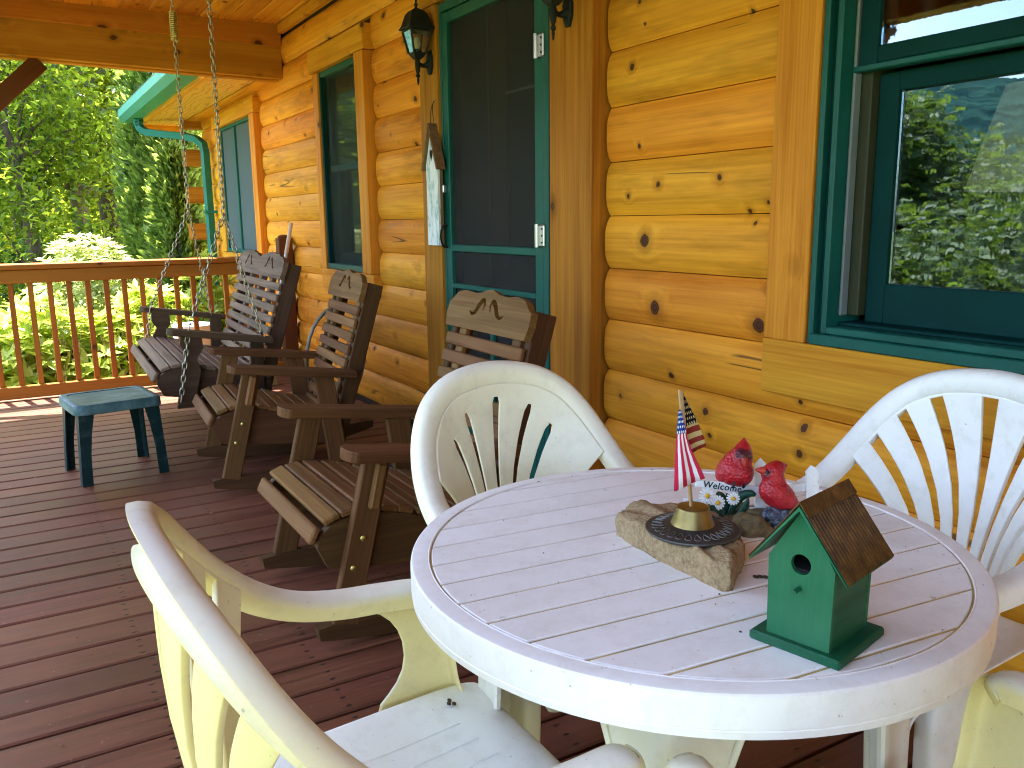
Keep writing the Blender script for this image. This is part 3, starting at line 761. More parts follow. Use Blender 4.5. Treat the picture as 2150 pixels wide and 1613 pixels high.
# porch swing -----------------------------------------------------------
def chain(name, p, q, root, pitch=.032):
    p = Vector(p); q = Vector(q); d = q-p; n = max(2, int(d.length/pitch)); u = d.normalized()
    m = MB(); a = u.orthogonal().normalized(); b = u.cross(a)
    for i in range(n):
        c = p+d*((i+.5)/n); side = (a+b).normalized() if i % 2 else (a-b).normalized()
        pts = []
        for k in range(10):
            t_ = 2*PI*k/10; ex = math.copysign(abs(math.cos(t_))**.8, math.cos(t_))
            pts.append(c+u*(ex*.0225)+side*(math.sin(t_)*.0105))
        m.tube(pts, .0031, 5, closed=True)
    o = m.build(name, m_chain, root, smooth=True, fix=False); o['kind'] = 'stuff'; return o
sw = empty('porch_swing', (1.01, 5.235, .085), R(178), 'grey-brown slatted porch swing hanging on chains near the far railing', 'porch swing')
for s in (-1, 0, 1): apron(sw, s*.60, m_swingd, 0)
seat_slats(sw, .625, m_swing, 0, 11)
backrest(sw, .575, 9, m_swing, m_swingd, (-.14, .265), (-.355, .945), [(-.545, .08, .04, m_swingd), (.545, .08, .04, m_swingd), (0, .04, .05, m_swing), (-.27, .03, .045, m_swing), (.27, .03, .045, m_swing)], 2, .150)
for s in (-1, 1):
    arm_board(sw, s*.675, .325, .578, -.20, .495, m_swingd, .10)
    br = [(.30, .17), (.215, .17), (.185, .30), (.17, .36), (.185, .42), (.15, .48), (.155, .555), (.255, .562), (.262, .50), (.235, .45), (.262, .40), (.265, .33)]
    MB().prism(br, s*.645-.019, s*.645+.019, 'y').build('arm_bracket', m_swingd, sw)
    board('arm_bracket', m_swingd, sw, (-.12, s*.625, .20), (-.13, s*.625, .50), (1, 0, 0), .07, .03)
board('cross_bar', m_swingd, sw, (.16, -.66, .185), (.16, .66, .185), (0, 0, 1), .07, .035)
board('cross_bar', m_swingd, sw, (-.16, -.66, .165), (-.16, .66, .165), (0, 0, 1), .07, .035)
wl = sw.matrix_world
bpy.context.view_layer.update()
inv = sw.matrix_world.inverted()
def W(p): return inv @ Vector(p)
for y, top, sp_x, sy in ((4.63, (1.005, 4.60, 2.655), 1, 1), (5.78, (1.03, 5.74, 2.655), 0, -1)):
    spl = (1.0, y, 1.245) if sp_x else (1.035, y, 1.29)
    if sp_x:
        chain('chain', W(spl), W(top), sw)
    else:
        MB().tube([W((1.03, 5.742, 2.62)), W((1.03, 5.742, 2.655))], .004, 6).build('ceiling_hook', m_chain, sw)
        chain('chain', W((1.031, 5.742, 2.46)), W((1.03, 5.742, 2.62)), sw)
        hp = [W((1.031+.020*math.cos(a), 5.742+.020*math.sin(a), 2.295+.165*a/(2*PI*14))) for a in np.linspace(0, 2*PI*14, 14*9)]
        MB().tube(hp, .0052, 5).build('spring', m_spring, sw, smooth=True)
        chain('chain', W(spl), W((1.031, 5.742, 2.295)), sw)
    yo = y-.085*sy
    chain('chain', W(spl), W((.765, yo, .665)), sw); chain('chain', W((.765, yo, .665)), W((.70, yo, .30)), sw)
    chain('chain', W(spl), W((1.14, yo, .60)), sw)

# green plastic side table ------------------------------------------------
m_stool = plain('green_plastic', (.003, .020, .021), .45, spec=.2, mottle=.2, dirt=(.10, .16, .16), dirt_amt=.35, bumps=.15, bscale=90)
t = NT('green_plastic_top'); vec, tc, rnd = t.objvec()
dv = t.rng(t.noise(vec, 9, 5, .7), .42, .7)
m_stoolt = t.surf(t.bsdf(Base_Color=t.mix(dv, (.02, .065, .07, 1), (.09, .16, .17, 1)), Roughness=.45, Specular_IOR_Level=.3, Normal=t.bump(t.noise(vec, 70., 2), .2, .003)))  # paler than the legs: the sky's reflection is put into the top's colour
st = empty('side_table', (.365, 4.49, 0), R(8), 'small dark green plastic side table standing on the open deck', 'side table'); st.scale = (.95, .95, .95)
def rrect(w, h, r, n=5):
    pts = []
    for cx, cy, a0 in ((w-r, h-r, 0), (-w+r, h-r, PI/2), (-w+r, -h+r, PI), (w-r, -h+r, 1.5*PI)):
        pts += [(cx+r*math.cos(a0+PI/2*i/n), cy+r*math.sin(a0+PI/2*i/n)) for i in range(n+1)]
    return pts
tp = MB(); rows = []
for k, z in ((.82, .398), (.84, .3985), (.845, .402), (.97, .402), (1.0, .394), (1.012, .355), (.995, .352), (.985, .388), (.80, .390)):
    rows.append([(a*k, b*k, z) for a, b in rrect(.205, .20, .05)])
n_ = len(rows[0]); tp.grid(rows, True); tp.f.append(tuple(range(n_)))
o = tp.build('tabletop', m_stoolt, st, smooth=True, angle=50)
for sx in (-1, 1):
    for sy in (-1, 1):
        lg = MB(); rows = []
        for q, z in ((0, .385), (.12, .33), (.3, .26), (.6, .15), (1, 0)):
            w = .075-.030*min(1, q*2.2)+.004*q; x = sx*(.188+.018*q); y = sy*(.182+.018*q); th = .007
            L_ = [(x, y), (x-sx*w, y), (x-sx*w, y-sy*th), (x-sx*(th+.008), y-sy*(th)), (x-sx*th, y-sy*(th+.008)), (x-sx*th, y-sy*w), (x, y-sy*w)]
            rows.append([(a, b, z) for a, b in L_])
        lg.grid(rows, True); lg.f.append(tuple(range(7))); lg.f.append(tuple(range(28, 35)))
        lg.build('leg', m_stool, st)

# ------------------------------------------------------------------ moulded resin chairs
def plastic(name, c, c2, side=None):
    # c: clean resin; c2: the sun-yellowed tone that comes and goes over it
    t = NT(name); vec, tc, rnd = t.objvec()
    n1 = t.noise(vec, 3.2, 4, .6)
    cl = t.mix(t.rng(n1, .35, .68), c4(c), c4(c2))
    if side:      # upright faces yellower: ageing plus warm bounce light, painted in by face direction
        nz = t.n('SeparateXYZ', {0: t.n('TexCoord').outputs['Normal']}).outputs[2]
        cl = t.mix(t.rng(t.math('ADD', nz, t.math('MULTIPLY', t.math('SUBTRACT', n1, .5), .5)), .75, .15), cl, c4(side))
    d1 = t.rng(t.noise(vec, 21., 5, .7), .50, .78, 0, .30); cl = t.mix(d1, cl, (.42, .36, .24, 1))
    sp = t.rng(t.noise(vec, 150., 2, .5), .72, .76, 0, .45); cl = t.mix(sp, cl, (.2, .17, .12, 1))
    return t.surf(t.bsdf(Base_Color=cl, Roughness=t.rng(n1, .3, .7, .33, .45), Specular_IOR_Level=.5, Subsurface_Weight=.0, Normal=t.bump(t.noise(vec, 160., 2), .06, .002)))
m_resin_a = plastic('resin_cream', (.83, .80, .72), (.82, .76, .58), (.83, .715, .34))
m_resin_b = plastic('resin_ivory', (.83, .80, .70), (.82, .77, .60), (.82, .77, .56))
m_resin_c = plastic('resin_white', (.84, .84, .81), (.82, .82, .76))
t = NT('resin_seat')
RIM = [(.192, .236, .585), (.170, .243, .607), (.10, .250, .613), (.03, .252, .618), (-.04, .250, .634), (-.10, .243, .666), (-.150, .230, .712), (-.192, .206, .766), (-.224, .166, .815), (-.247, .10, .848), (-.257, 0, .860)]
full = RIM+[(x, -y, z) for x, y, z in RIM[-2::-1]]
RC = catmull(full, 121)
def rim_frame(i):
    p = RC[i]; tv = RC[min(i+1, 120)]-RC[max(i-1, 0)]; tv /= np.linalg.norm(tv)
    c = np.array((p[0], 0, .60)); w = p-c
    if p[0] > -.02: w = np.array((0, math.copysign(1, p[1]), 0))
    elif p[0] > -.10:
        k = (-.02-p[0])/.08; w = w/np.linalg.norm(w)*k+np.array((0, math.copysign(1, p[1]), 0))*(1-k)
    w = w-tv*np.dot(w, tv); w /= np.linalg.norm(w); n = np.cross(tv, w)
    # face up on the arms, forward on the arch
    ref = np.array((.7, 0, .7));
    if np.dot(n, ref) < 0: n = -n
    return p, tv, w, n
PROF = [(-.030, -.030), (-.0305, -.012), (-.026, .000), (-.014, .006), (.004, .0075), (.020, .004), (.029, -.004), (.033, -.018), (.0325, -.030), (.029, -.030), (.0285, -.018), (.024, -.006), (.004, .002), (-.014, .001), (-.0225, -.005), (-.0265, -.014), (-.0265, -.030)]
def make_chair(kind, mat, seat_mat=None):
    root = empty('plastic_chair')
    m = MB(); rows = []
    for i in range(121):
        p, tv, w, n = rim_frame(i)
        e = min(1, min(i, 120-i)/5+.55)               # rounded arm tips
        rows.append([tuple(p+w*a*e*.86+n*b*.92) for a, b in PROF])
    m.grid(rows, True); k = len(PROF); m.f.append(tuple(range(k))); e = len(m.v)-k; m.f.append(tuple(range(e, e+k)))
    m.build('arm_and_back_rim', mat, root, smooth=True, angle=60)
    # back panel, a fan cut by slots
    i0 = 33; i1 = 120-i0
    if kind == 'thin': slots = [(-.50, .032, .05, .86), (-.25, .030, .05, .90), (0, .028, .05, .93), (.25, .030, .05, .90), (.50, .032, .05, .86)]
    else: slots = [(s, .041, .03, .985) for s in (-.80, -.53, -.27, 0, .27, .53, .80)]
    tset = sorted({0, .03, .05, .06, .12, .25, .4, .55, .7, .75, .80, .82, .85, .86, .90, .93, .96, .985, 1})
    sset = [-1.0]
    for c, w, a, b in slots:
        sset += [c-w, c+w]
    sset.append(1.0)
    ss = [sset[0]]
    for a, b in zip(sset[:-1], sset[1:]):
        nn_ = 3 if b-a > .1 else 1
        for q in range(1, nn_+1): ss.append(a+(b-a)*q/nn_)
    def Pt(s, tt):
        fi = (1-(s+1)/2)*(i1-i0)+i0; i = int(min(119, fi)); p = RC[i]+(RC[i+1]-RC[i])*(fi-i)
        pp, tv, w, n = rim_frame(int(round(fi)))
        top = p-w*.019+n*(.002 if kind == 'thin' else -.004)
        bot = np.array((-.195-.02*(1-s*s), s*.098, .415)); k = tt**2.1
        r = bot*(1-tt)+top*tt; r[1] = bot[1]*(1-k)+top[1]*k
        r[0] -= .022*math.sin(PI*tt)*(1-.6*s*s)-.010*(1-tt)
        return tuple(r)
    g_ = MB(); nr = len(tset); nc = len(ss)
    for tt in tset:
        for s in ss:
            s2 = s
            for c, w, a, b in slots:
                if abs(abs(s-c)-w) < 1e-6 and kind == 'thin':
                    if tt >= b-.011 or tt <= a+.011: s2 = c+(s-c)*.55
            g_.v.append(Vector(Pt(s2, tt)))
    for i in range(nr-1):
        tm = (tset[i]+tset[i+1])/2
        for j in range(nc-1):
            sm_ = (ss[j]+ss[j+1])/2
            if any(abs(sm_-c) < w and a < tm < b for c, w, a, b in slots): continue
            g_.f.append((i*nc+j, i*nc+j+1, (i+1)*nc+j+1, (i+1)*nc+j))
    o = g_.build('backrest', mat, root, smooth=True, angle=80)
    md = o.modifiers.new('solid', 'SOLIDIFY'); md.thickness = .0065 if kind == 'thin' else .011; md.offset = 0
    md = o.modifiers.new('bev', 'BEVEL'); md.width = .0018; md.segments = 2; md.limit_method = 'ANGLE'; md.angle_limit = R(50)
    # seat
    s_ = MB(); rows = []
    for v in np.linspace(0, 1, 13):
        row = []
        for u in np.linspace(-1, 1, 13):
            x = -.20+.455*v; hw = .200+.026*v
            z = .418-.014*(1-u*u)*math.sin(PI*min(1, v*1.1))+.006*v
            if v > .9: z -= (v-.9)/.1*.010
            if abs(u) > .82: z += .006*((abs(u)-.82)/.18)
            row.append((x, u*hw, z))
        rows.append(row)
    rows.append([(x+.016, y*.99, z-.014) for x, y, z in rows[-1]]); rows.append([(x+.004, y, z-.028) for x, y, z in rows[-1]])
    s_.grid(rows); o = s_.build('seat', seat_mat or mat, root, smooth=True, angle=80)
    md = o.modifiers.new('solid', 'SOLIDIFY'); md.thickness = .006; md.offset = -1
    md = o.modifiers.new('sub', 'SUBSURF'); md.levels = 1; md.render_levels = 1
    gr = MB()                                         # raised lines along the seat
    for j in range(-3, 4):
        y = j*.045; pts = []
        for v in np.linspace(.12, .86-.015*abs(j), 9):
            u = y/(.205+.030*v); pts.append((-.20+.455*v, y*(.9+.1*v), .4185-.014*(1-u*u)*math.sin(PI*min(1, v*1.1))+.006*v))
        gr.tube(pts, .0015, 5)
    go = gr.build('seat_ribs', seat_mat or mat, root, smooth=True); go['kind'] = 'stuff'
    # legs
    for s in (-1, 1):
        l_ = MB(); rows = []
        for z, xb, xf, y in ((.600, .02, .196, .250), (.585, .075, .202, .250), (.56, .112, .207, .248), (.52, .130, .208, .244), (.47, .128, .208, .240), (.435, .095, .212, .236), (.415, .06, .222, .233), (.385, .115, .224, .233), (.33, .158, .228, .238), (.2, .176, .240, .250), (.0, .196, .256, .266)):
            fl = .036
            rows.append([(xb, s*(y-.004), z), (xb+(xf-xb)*.35, s*y, z), (xf-.010, s*y, z), (xf-.002, s*(y-.004), z), (xf, s*(y-.013), z), (xf-.002, s*(y-fl), z)])
        l_.grid(rows); o = l_.build('front_leg', mat, root, smooth=True, angle=80)
        md = o.modifiers.new('solid', 'SOLIDIFY'); md.thickness = .005; md.offset = 0
        md = o.modifiers.new('sub', 'SUBSURF'); md.levels = 1; md.render_levels = 1
        l_ = MB(); rows = []
        for z, x, y, w in ((.43, -.205, .20, .07), (.40, -.212, .212, .075), (.30, -.235, .225, .06), (.15, -.262, .240, .055), (0, -.292, .256, .05)):
            rows.append([(x+w, s*y, z), (x+.012, s*y, z), (x+.002, s*(y-.004), z), (x, s*(y-.012), z), (x, s*(y-w*.9), z)])
        l_.grid(rows); o = l_.build('rear_leg', mat, root, smooth=True, angle=80)
        md = o.modifiers.new('solid', 'SOLIDIFY'); md.thickness = .005; md.offset = 0
        md = o.modifiers.new('sub', 'SUBSURF'); md.levels = 1; md.render_levels = 1
    return root
GRP = 'resin armchairs round the white table'
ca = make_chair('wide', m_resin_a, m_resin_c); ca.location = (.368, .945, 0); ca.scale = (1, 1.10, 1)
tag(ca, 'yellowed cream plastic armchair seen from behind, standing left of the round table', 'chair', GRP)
cb = make_chair('thin', m_resin_b); cb.scale = (1, .94, 1); cb.location = (.912, 1.365, 0); cb.rotation_euler = (0, 0, R(-90))
tag(cb, 'ivory plastic armchair with five narrow slots in its back, behind the round table', 'chair', GRP)
cc = make_chair('wide', m_resin_c); cc.location = (1.43, .955, 0); cc.rotation_euler = (0, 0, R(180))
tag(cc, 'white plastic armchair with wide fan slats, beneath the big window', 'chair', GRP)
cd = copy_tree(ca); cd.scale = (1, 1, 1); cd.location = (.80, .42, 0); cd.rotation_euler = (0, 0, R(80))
tag(cd, 'cream plastic armchair at the near side of the table, cut off by the frame')

# ------------------------------------------------------------------ round table
TX, TY, TZ, TR = .864, .940, .700, .426
t = NT('table_resin'); vec, tc, rnd = t.objvec(3.0)
n1 = t.noise(vec, 2.6, 4, .6)
cl = t.mix(t.rng(n1, .35, .68), (.90, .875, .845, 1), (.84, .80, .755, 1))
cl = t.mix(t.rng(t.noise(vec, 11., 7, .78), .46, .74, 0, .42), cl, (.58, .50, .40, 1))
cl = t.mix(t.rng(t.noise(vec, 70., 3, .6), .685, .74, 0, .6), cl, (.22, .18, .12, 1))
m_table = t.surf(t.bsdf(Base_Color=cl, Roughness=t.rng(n1, .3, .7, .42, .52), Specular_IOR_Level=.45, Normal=t.bump(t.noise(vec, 240., 2), .08, .002)))
m_groove = plain('groove_dirt', (.56, .43, .16), .7, mottle=.35, mscale=14, dirt=(.3, .22, .1), dirt_amt=.5)
m_resin_t = plastic('table_side_resin', (.82, .80, .71), (.80, .76, .60))
tb = empty('round_table', (TX, TY, 0), 0, 'round white plastic table with a planked pattern moulded in its top', 'table')
ri = .395
MB().lathe([(ri+.0015, TZ-.006), (ri+.002, TZ-.0005), (ri+.0032, TZ+.0008), (ri+.0045, TZ), (TR-.007, TZ), (TR-.003, TZ-.001), (TR-.0008, TZ-.0035), (TR, TZ-.007), (TR, TZ-.042), (TR-.0012, TZ-.0435), (TR, TZ-.045), (TR-.001, TZ-.054), (TR-.005, TZ-.056), (TR-.008, TZ-.020), (ri, TZ-.018)], 128, cap=False).build('rim', m_table, tb, smooth=True, angle=26)
MB().lathe([(ri+.005, TZ-.0026), (.0001, TZ-.0026)], 96, cap=False).build('groove_bed', m_groove, tb)
PA = R(-5.5); PWID = .0625
ca_, sa_ = math.cos(PA), math.sin(PA)
qs = [-ri]+[-.035+.0672*k for k in range(-5, 7)]+[ri]
for a, b in zip(qs[:-1], qs[1:]):
    a, b = max(a+.0026, -ri+.0006), min(b-.0026, ri-.0006)
    def ring(ins, z):
        a_, b_, r_ = a+ins, b-ins, ri-.0012-ins; up = []; lo_ = []
        for i in range(15):
            q = a_+(b_-a_)*i/14; h = math.sqrt(max(1e-7, r_*r_-q*q)); up.append((h, q)); lo_.append((-h, q))
        pts = up+lo_[::-1]
        return [(px*ca_-py*sa_, px*sa_+py*ca_, z) for px, py in pts]
    m = MB(); m.grid([ring(0, TZ-.0040), ring(0, TZ-.0012), ring(.0014, TZ)], True); n_ = 30
    m.f.append(tuple(range(60, 90)))
    m.build('top_plank', m_table, tb, smooth=True, angle=30)
for ang in (45, 135, 225, 315):
    lg = MB(); c, s = math.cos(R(ang)), math.sin(R(ang)); rows = []
    for z, rr, w in ((TZ-.02, .335, .135), (.60, .340, .100), (.50, .338, .068), (.40, .338, .060), (.2, .345, .056), (0, .355, .05)):
        def Q(r_, tt): return (c*r_-s*tt, s*r_+c*tt, z)
        rows.append([Q(rr-w*.75, w), Q(rr-.020, w*.28), Q(rr-.002, .010), Q(rr, 0), Q(rr-.002, -.010), Q(rr-.020, -w*.28), Q(rr-w*.75, -w)])
    lg.grid(rows); o = lg.build('leg', m_resin_t, tb, smooth=True, angle=60)
    for e in (0, -1): MB().tube([r_[e] for r_ in rows], .0065, 6).build('leg_rib', m_resin_t, o, smooth=True)
    md = o.modifiers.new('solid', 'SOLIDIFY'); md.thickness = .007; md.offset = 0
    md = o.modifiers.new('sub', 'SUBSURF'); md.levels = 1; md.render_levels = 1
for ang in (0, 45, 90, 135):
    M = Matrix.Rotation(R(ang), 4, 'Z')
    MB().box(-.36, .36, -.004, .004, TZ-.052, TZ-.008, .001, M=M).build('under_rib', m_resin_t, tb)
# ================================================================== SMALL THINGS
CAMP = Vector((0, 0, 1.2))
def at(u, v, k):            # point k metres ahead of the lens that lies behind photo pixel (u, v)
    return CAMP+fw*k+r2*((u-1075)/FPX*k)+d2*((v-806.5)/FPX*k)
m_bhg = wood('birdhouse_green', (.008, .125, .050), (.004, .085, .034), 'Y', 60, .9, rough=.5, spec=.25, vary=.05, bump=.5, grey=(.16, .34, .22), weather=.22)
m_bhgd = wood('birdhouse_green_dark', (.005, .092, .040), (.003, .062, .028), 'X', 60, .9, rough=.5, spec=.25, vary=.05, bump=.5, grey=(.14, .28, .2), weather=.18)
t = NT('rusted_tin'); vec, tc, rnd = t.objvec()
rn = t.noise(vec, 60., 5, .7)
m_rust = t.surf(t.bsdf(Base_Color=t.ramp(rn, [(.3, (.035, .018, .007)), (.52, (.10, .046, .012)), (.68, (.17, .085, .022)), (.78, (.30, .19, .07))]), Roughness=.6, Metallic=.35, Normal=t.bump(rn, .3, .002)))
# green birdhouse on the table -----------------------------------------------
bh = empty('birdhouse', (.7955, .632, TZ), R(13.5), 'small green wooden birdhouse with a rusty corrugated roof, on the round table', 'birdhouse')
MB().box(-.060, .060, -.057, .057, 0, .012, .0025).build('base', m_bhgd, bh)
hw, hx = .0405, .050
ol = [(-hw*.96, .0122), (hw*.96, .0122), (hw, .110), (0, .176), (-hw, .110)]
hole = [(.0122*math.cos(a), .108+.0122*math.sin(a)) for a in np.linspace(0, 2*PI, 29)[:-1]]
fp = pierced(ol, [hole], 0, .006).build('front_panel', m_bhg, bh); fp.matrix_local = frame((-hx+.006, 0, 0), (0, 1, 0), (0, 0, 1)) @ Matrix.Diagonal((1, 1, -1, 1))
MB().prism(ol, hx-.006, hx, 'x').build('back_panel', m_bhg, bh)
for s in (-1, 1):
    a, b = sorted((s*(hw-.0075), s*(hw-.001)))
    MB().prism([(a*.97, .0122), (b*.965, .0122), (b, .108), (a, .108)], -hx+.0065, hx-.0065, 'x').build('side_panel', m_bhgd, bh)
MB().tube([(-hx+.002, 0, .079), (-hx-.014, 0, .0785)], .0028, 10).build('perch', m_bhgd, bh, smooth=True)
sl = math.atan2(.072, .056)
for s in (-1, 1):
    wood_sl = MB().add([(x, s*y, z) for x in (-hx-.012, hx+.008) for (y, z) in ((0, .1805), (.0585, .1045), (.0600, .1010), (0, .1755))],
        [(0, 1, 2, 3), (4, 5, 6, 7), (0, 1, 5, 4), (1, 2, 6, 5), (2, 3, 7, 6), (3, 0, 4, 7)])
    rp = wood_sl.build('roof_board', m_bhg, bh)
    rows = []
    for j, q in enumerate((0.0, .5, 1.03)):
        rows.append([(x, s*(.0585*q+.0006), .1815-.076*q+.0017*math.cos(x*2*PI/.0068)+.0008) for x in np.linspace(-hx-.0115, hx+.010, 130)])
    tinm = MB().grid(rows); o = tinm.build('roof_tin', m_rust, rp, smooth=True, angle=80)
    md = o.modifiers.new('solid', 'SOLIDIFY'); md.thickness = .0007
MB().prism([(-.011, .170), (0, .1845), (.011, .170), (.0112, .1715), (0, .1862), (-.0112, .1715)], -hx-.0125, hx+.011, 'x').build('ridge_cap', m_rust, bh)
MB().box(-hx+.007, hx-.007, -hw*.8, hw*.8, .0125, .10).build('inside', m_dark, bh)  # black block whose colour stands for the shade behind the hole

# rock with the brass flag stand ------------------------------------------------
t = NT('sandstone'); vec, tc, rnd = t.objvec()
a1 = t.noise(vec, 28., 6, .75); a2 = t.noise(vec, 140., 4, .7)
m_stone = t.surf(t.bsdf(Base_Color=t.mix(t.rng(a2, .35, .7), t.mix(t.rng(a1, .3, .7), (.15, .085, .032, 1), (.34, .225, .105, 1)), (.44, .32, .17, 1)), Roughness=.9, Normal=t.bump(t.math('ADD', a1, t.math('MULTIPLY', a2, .6)), .8, .006)))
poly = [(.797, 1.030), (.790, .95), (.788, .86), (.793, .780), (.838, .806), (.885, .838), (.918, .90), (.925, .965), (.905, 1.02), (.86, 1.052), (.825, 1.048)]
rk_c = np.mean(poly, 0)
P = catmull([(*p, 0) for p in poly+[poly[0]]], 61)[:-1]
rows = []
rs_ = np.random.default_rng(4)
nz = lambda: rs_.normal(0, .0012)
for z, k in ((0, .99), (.006, 1.0), (.014, 1.002), (.022, 1.0), (.030, .992), (.036, .975), (.0395, .94), (.041, .85), (.041, .65), (.041, .4), (.041, .15)):
    rows.append([((p[0]-rk_c[0])*k+nz(), (p[1]-rk_c[1])*k+nz(), z+(nz()*1.0 if z > 0 else 0)+(.004*math.sin(p[0]*90)*math.cos(p[1]*60) if z > .03 else 0)) for p in P])
rb = empty('rock', (rk_c[0], rk_c[1], TZ), 0, 'flat tan sandstone rock under the brass flag stand', 'rock')
m = MB().grid(rows, True); m.f.append(tuple(range(60))); m.f.append(tuple(range(600, 660)))
o = m.build('stone', m_stone, rb, smooth=True, angle=70)
m_brass = plain('aged_brass', (.26, .19, .07), .4, metal=.9, mottle=.35, mscale=30)
m_bronze = plain('dark_bronze', (.09, .088, .085), .5, metal=.7, mottle=.35, mscale=40, bumps=.3, bscale=200)
BX, BY, BZ = .838, .898, TZ+.043
fs = empty('flag_stand', (BX, BY, BZ), 0, 'hat-shaped brass stand with a wide engraved dark brim on the rock', 'flag stand')
MB().lathe([(.0001, -.004), (.060, -.004), (.067, -.001), (.0695, .002), (.0690, .004), (.062, .0052), (.046, .0075), (.033, .0105), (.0001, .0105)], 64, cap=False).build('brim', m_bronze, fs, smooth=True, angle=50)
MB().lathe([(.0325, .0102), (.0315, .0125), (.0285, .020), (.0245, .0345), (.0235, .0365), (.0215, .0372), (.0001, .0372)], 48, cap=False).build('crown', m_brass, fs, smooth=True, angle=50)
orn = MB()
for k in range(26):
    a = 2*PI*k/26
    for rad, ln, wd in ((.052, .0085, .0042),):
        c = Vector((rad*math.cos(a), rad*math.sin(a), .0072)); ur = Vector((math.cos(a), math.sin(a), -.16)); ut = Vector((-math.sin(a), math.cos(a), 0))
        pts = [c+ur*ln*math.cos(q)+ut*wd*(math.sin(q)+.35*math.sin(2*q)) for q in np.linspace(0, 2*PI, 13)[:-1]]
        orn.tube(pts, .0008, 4, closed=True)
o = orn.build('engraving', plain('worn_bronze', (.24, .23, .21), .45, metal=.8), fs, smooth=True, fix=False); o['kind'] = 'stuff'

# two small stick flags ---------------------------------------------------------
def flag_mat(name, white, red, blue, along):
    t = NT(name); uv = t.n('TexCoord').outputs['UV']; s = t.n('SeparateXYZ', {0: uv}).outputs
    st = t.math('GREATER_THAN', t.math('FRACT', t.math('MULTIPLY', s[0] if along else s[1], 3.5 if along else 5.4)), .5)
    cl = t.mix(st, c4(red), c4(white))
    cant = t.math('LESS_THAN', s[1], .37 if along else .52)
    if along: cant = t.math('MULTIPLY', cant, t.math('LESS_THAN', s[0], .93))
    gr = t.vm('MULTIPLY', uv, (5.0, 13.0 if along else 11.0, 1)); fr = t.vm('FRACTION', gr)
    rowp = t.math('MULTIPLY', t.math('FLOOR', t.n('SeparateXYZ', {0: gr}).outputs[1]), .5)
    fr2 = t.vm('FRACTION', t.vm('ADD', gr, t.n('CombineXYZ', {0: rowp}).outputs[0]))
    star = t.math('LESS_THAN', t.vm('DISTANCE', fr2, (.5, .5, 0), out=1), .27)
    cb_ = t.mix(star, c4(blue), c4(white))
    cl = t.mix(cant, cl, cb_)
    d = t.n('BsdfDiffuse', {0: cl}).outputs[0]; tr = t.n('BsdfTranslucent', {0: cl}).outputs[0]
    return t.surf(t.n('MixShader', {0: .3, 1: d, 2: tr}).outputs[0])
m_stick = plain('flag_stick', (.40, .25, .11), .6)
def cloth(rowsdef, k, mat, parent, cols=10, wav=.004, ph=0):
    rows = []; n = len(rowsdef)
    for j, (la, lb, ra, rb_) in enumerate(rowsdef):
        row = []
        for i in range(cols):
            q = i/(cols-1); p = at(la+(ra-la)*q, lb+(rb_-lb)*q, k)
            row.append(p+fw*(wav*math.sin(q*7+ph+j*.5)*(j/n)))
        rows.append(row)
    m = MB().grid(rows); me = m.mesh('cloth', True, 80)
    uvl = me.uv_layers.new(name='UVMap')
    for lp in me.loops:
        vi = lp.vertex_index; uvl.data[lp.index].uv = ((vi % cols)/(cols-1), (vi//cols)/(n-1))
    me.materials.append(mat); o = link('cloth', me, None); o.parent = parent; o.matrix_parent_inverse = parent.matrix_world.inverted()
    md = o.modifiers.new('solid', 'SOLIDIFY'); md.thickness = .0006
    return o
KD = 1.257
f1 = empty('stick_flag', at(1451, 1062, KD), 0, 'small crisp stars and stripes flag hanging from the front stick in the brass stand', 'flag', 'stick flags in the brass stand')
f2 = empty('stick_flag', at(1453, 1060, KD+.006), 0, 'small faded tea-coloured stars and stripes flag on the rear stick in the brass stand', 'flag', 'stick flags in the brass stand')
bpy.context.view_layer.update()
def stick(parent, p, q, r):
    o = MB().tube([p, q], r, 8).build('stick', m_stick, None, smooth=True); o.parent = parent; o.matrix_parent_inverse = parent.matrix_world.inverted()
stick(f1, at(1451, 1066, KD), at(1426, 818, KD), .0024)
stick(f2, at(1453, 1064, KD+.012), at(1431, 822, KD+.012), .0020)
cloth([(1424, 862, 1429, 860), (1423, 880, 1435, 878), (1421.5, 900, 1440, 897), (1420, 921, 1443, 917), (1418.5, 950, 1452, 944), (1417, 978, 1463, 968), (1416, 1005, 1473, 988), (1415, 1032, 1480, 1004)], KD-.005, flag_mat('flag_print', (.85, .82, .82), (.62, .03, .08), (.02, .06, .26), True), f1)
cloth([(1430, 826, 1434, 824), (1432, 850, 1444, 846), (1435, 872, 1455, 866), (1438, 893, 1463, 884), (1442, 915, 1472, 905), (1446, 935, 1479, 922), (1452, 952, 1482, 936)], KD+.016, flag_mat('flag_print_faded', (.55, .40, .18), (.26, .035, .025), (.012, .012, .02), False), f2, wav=.003, ph=2)

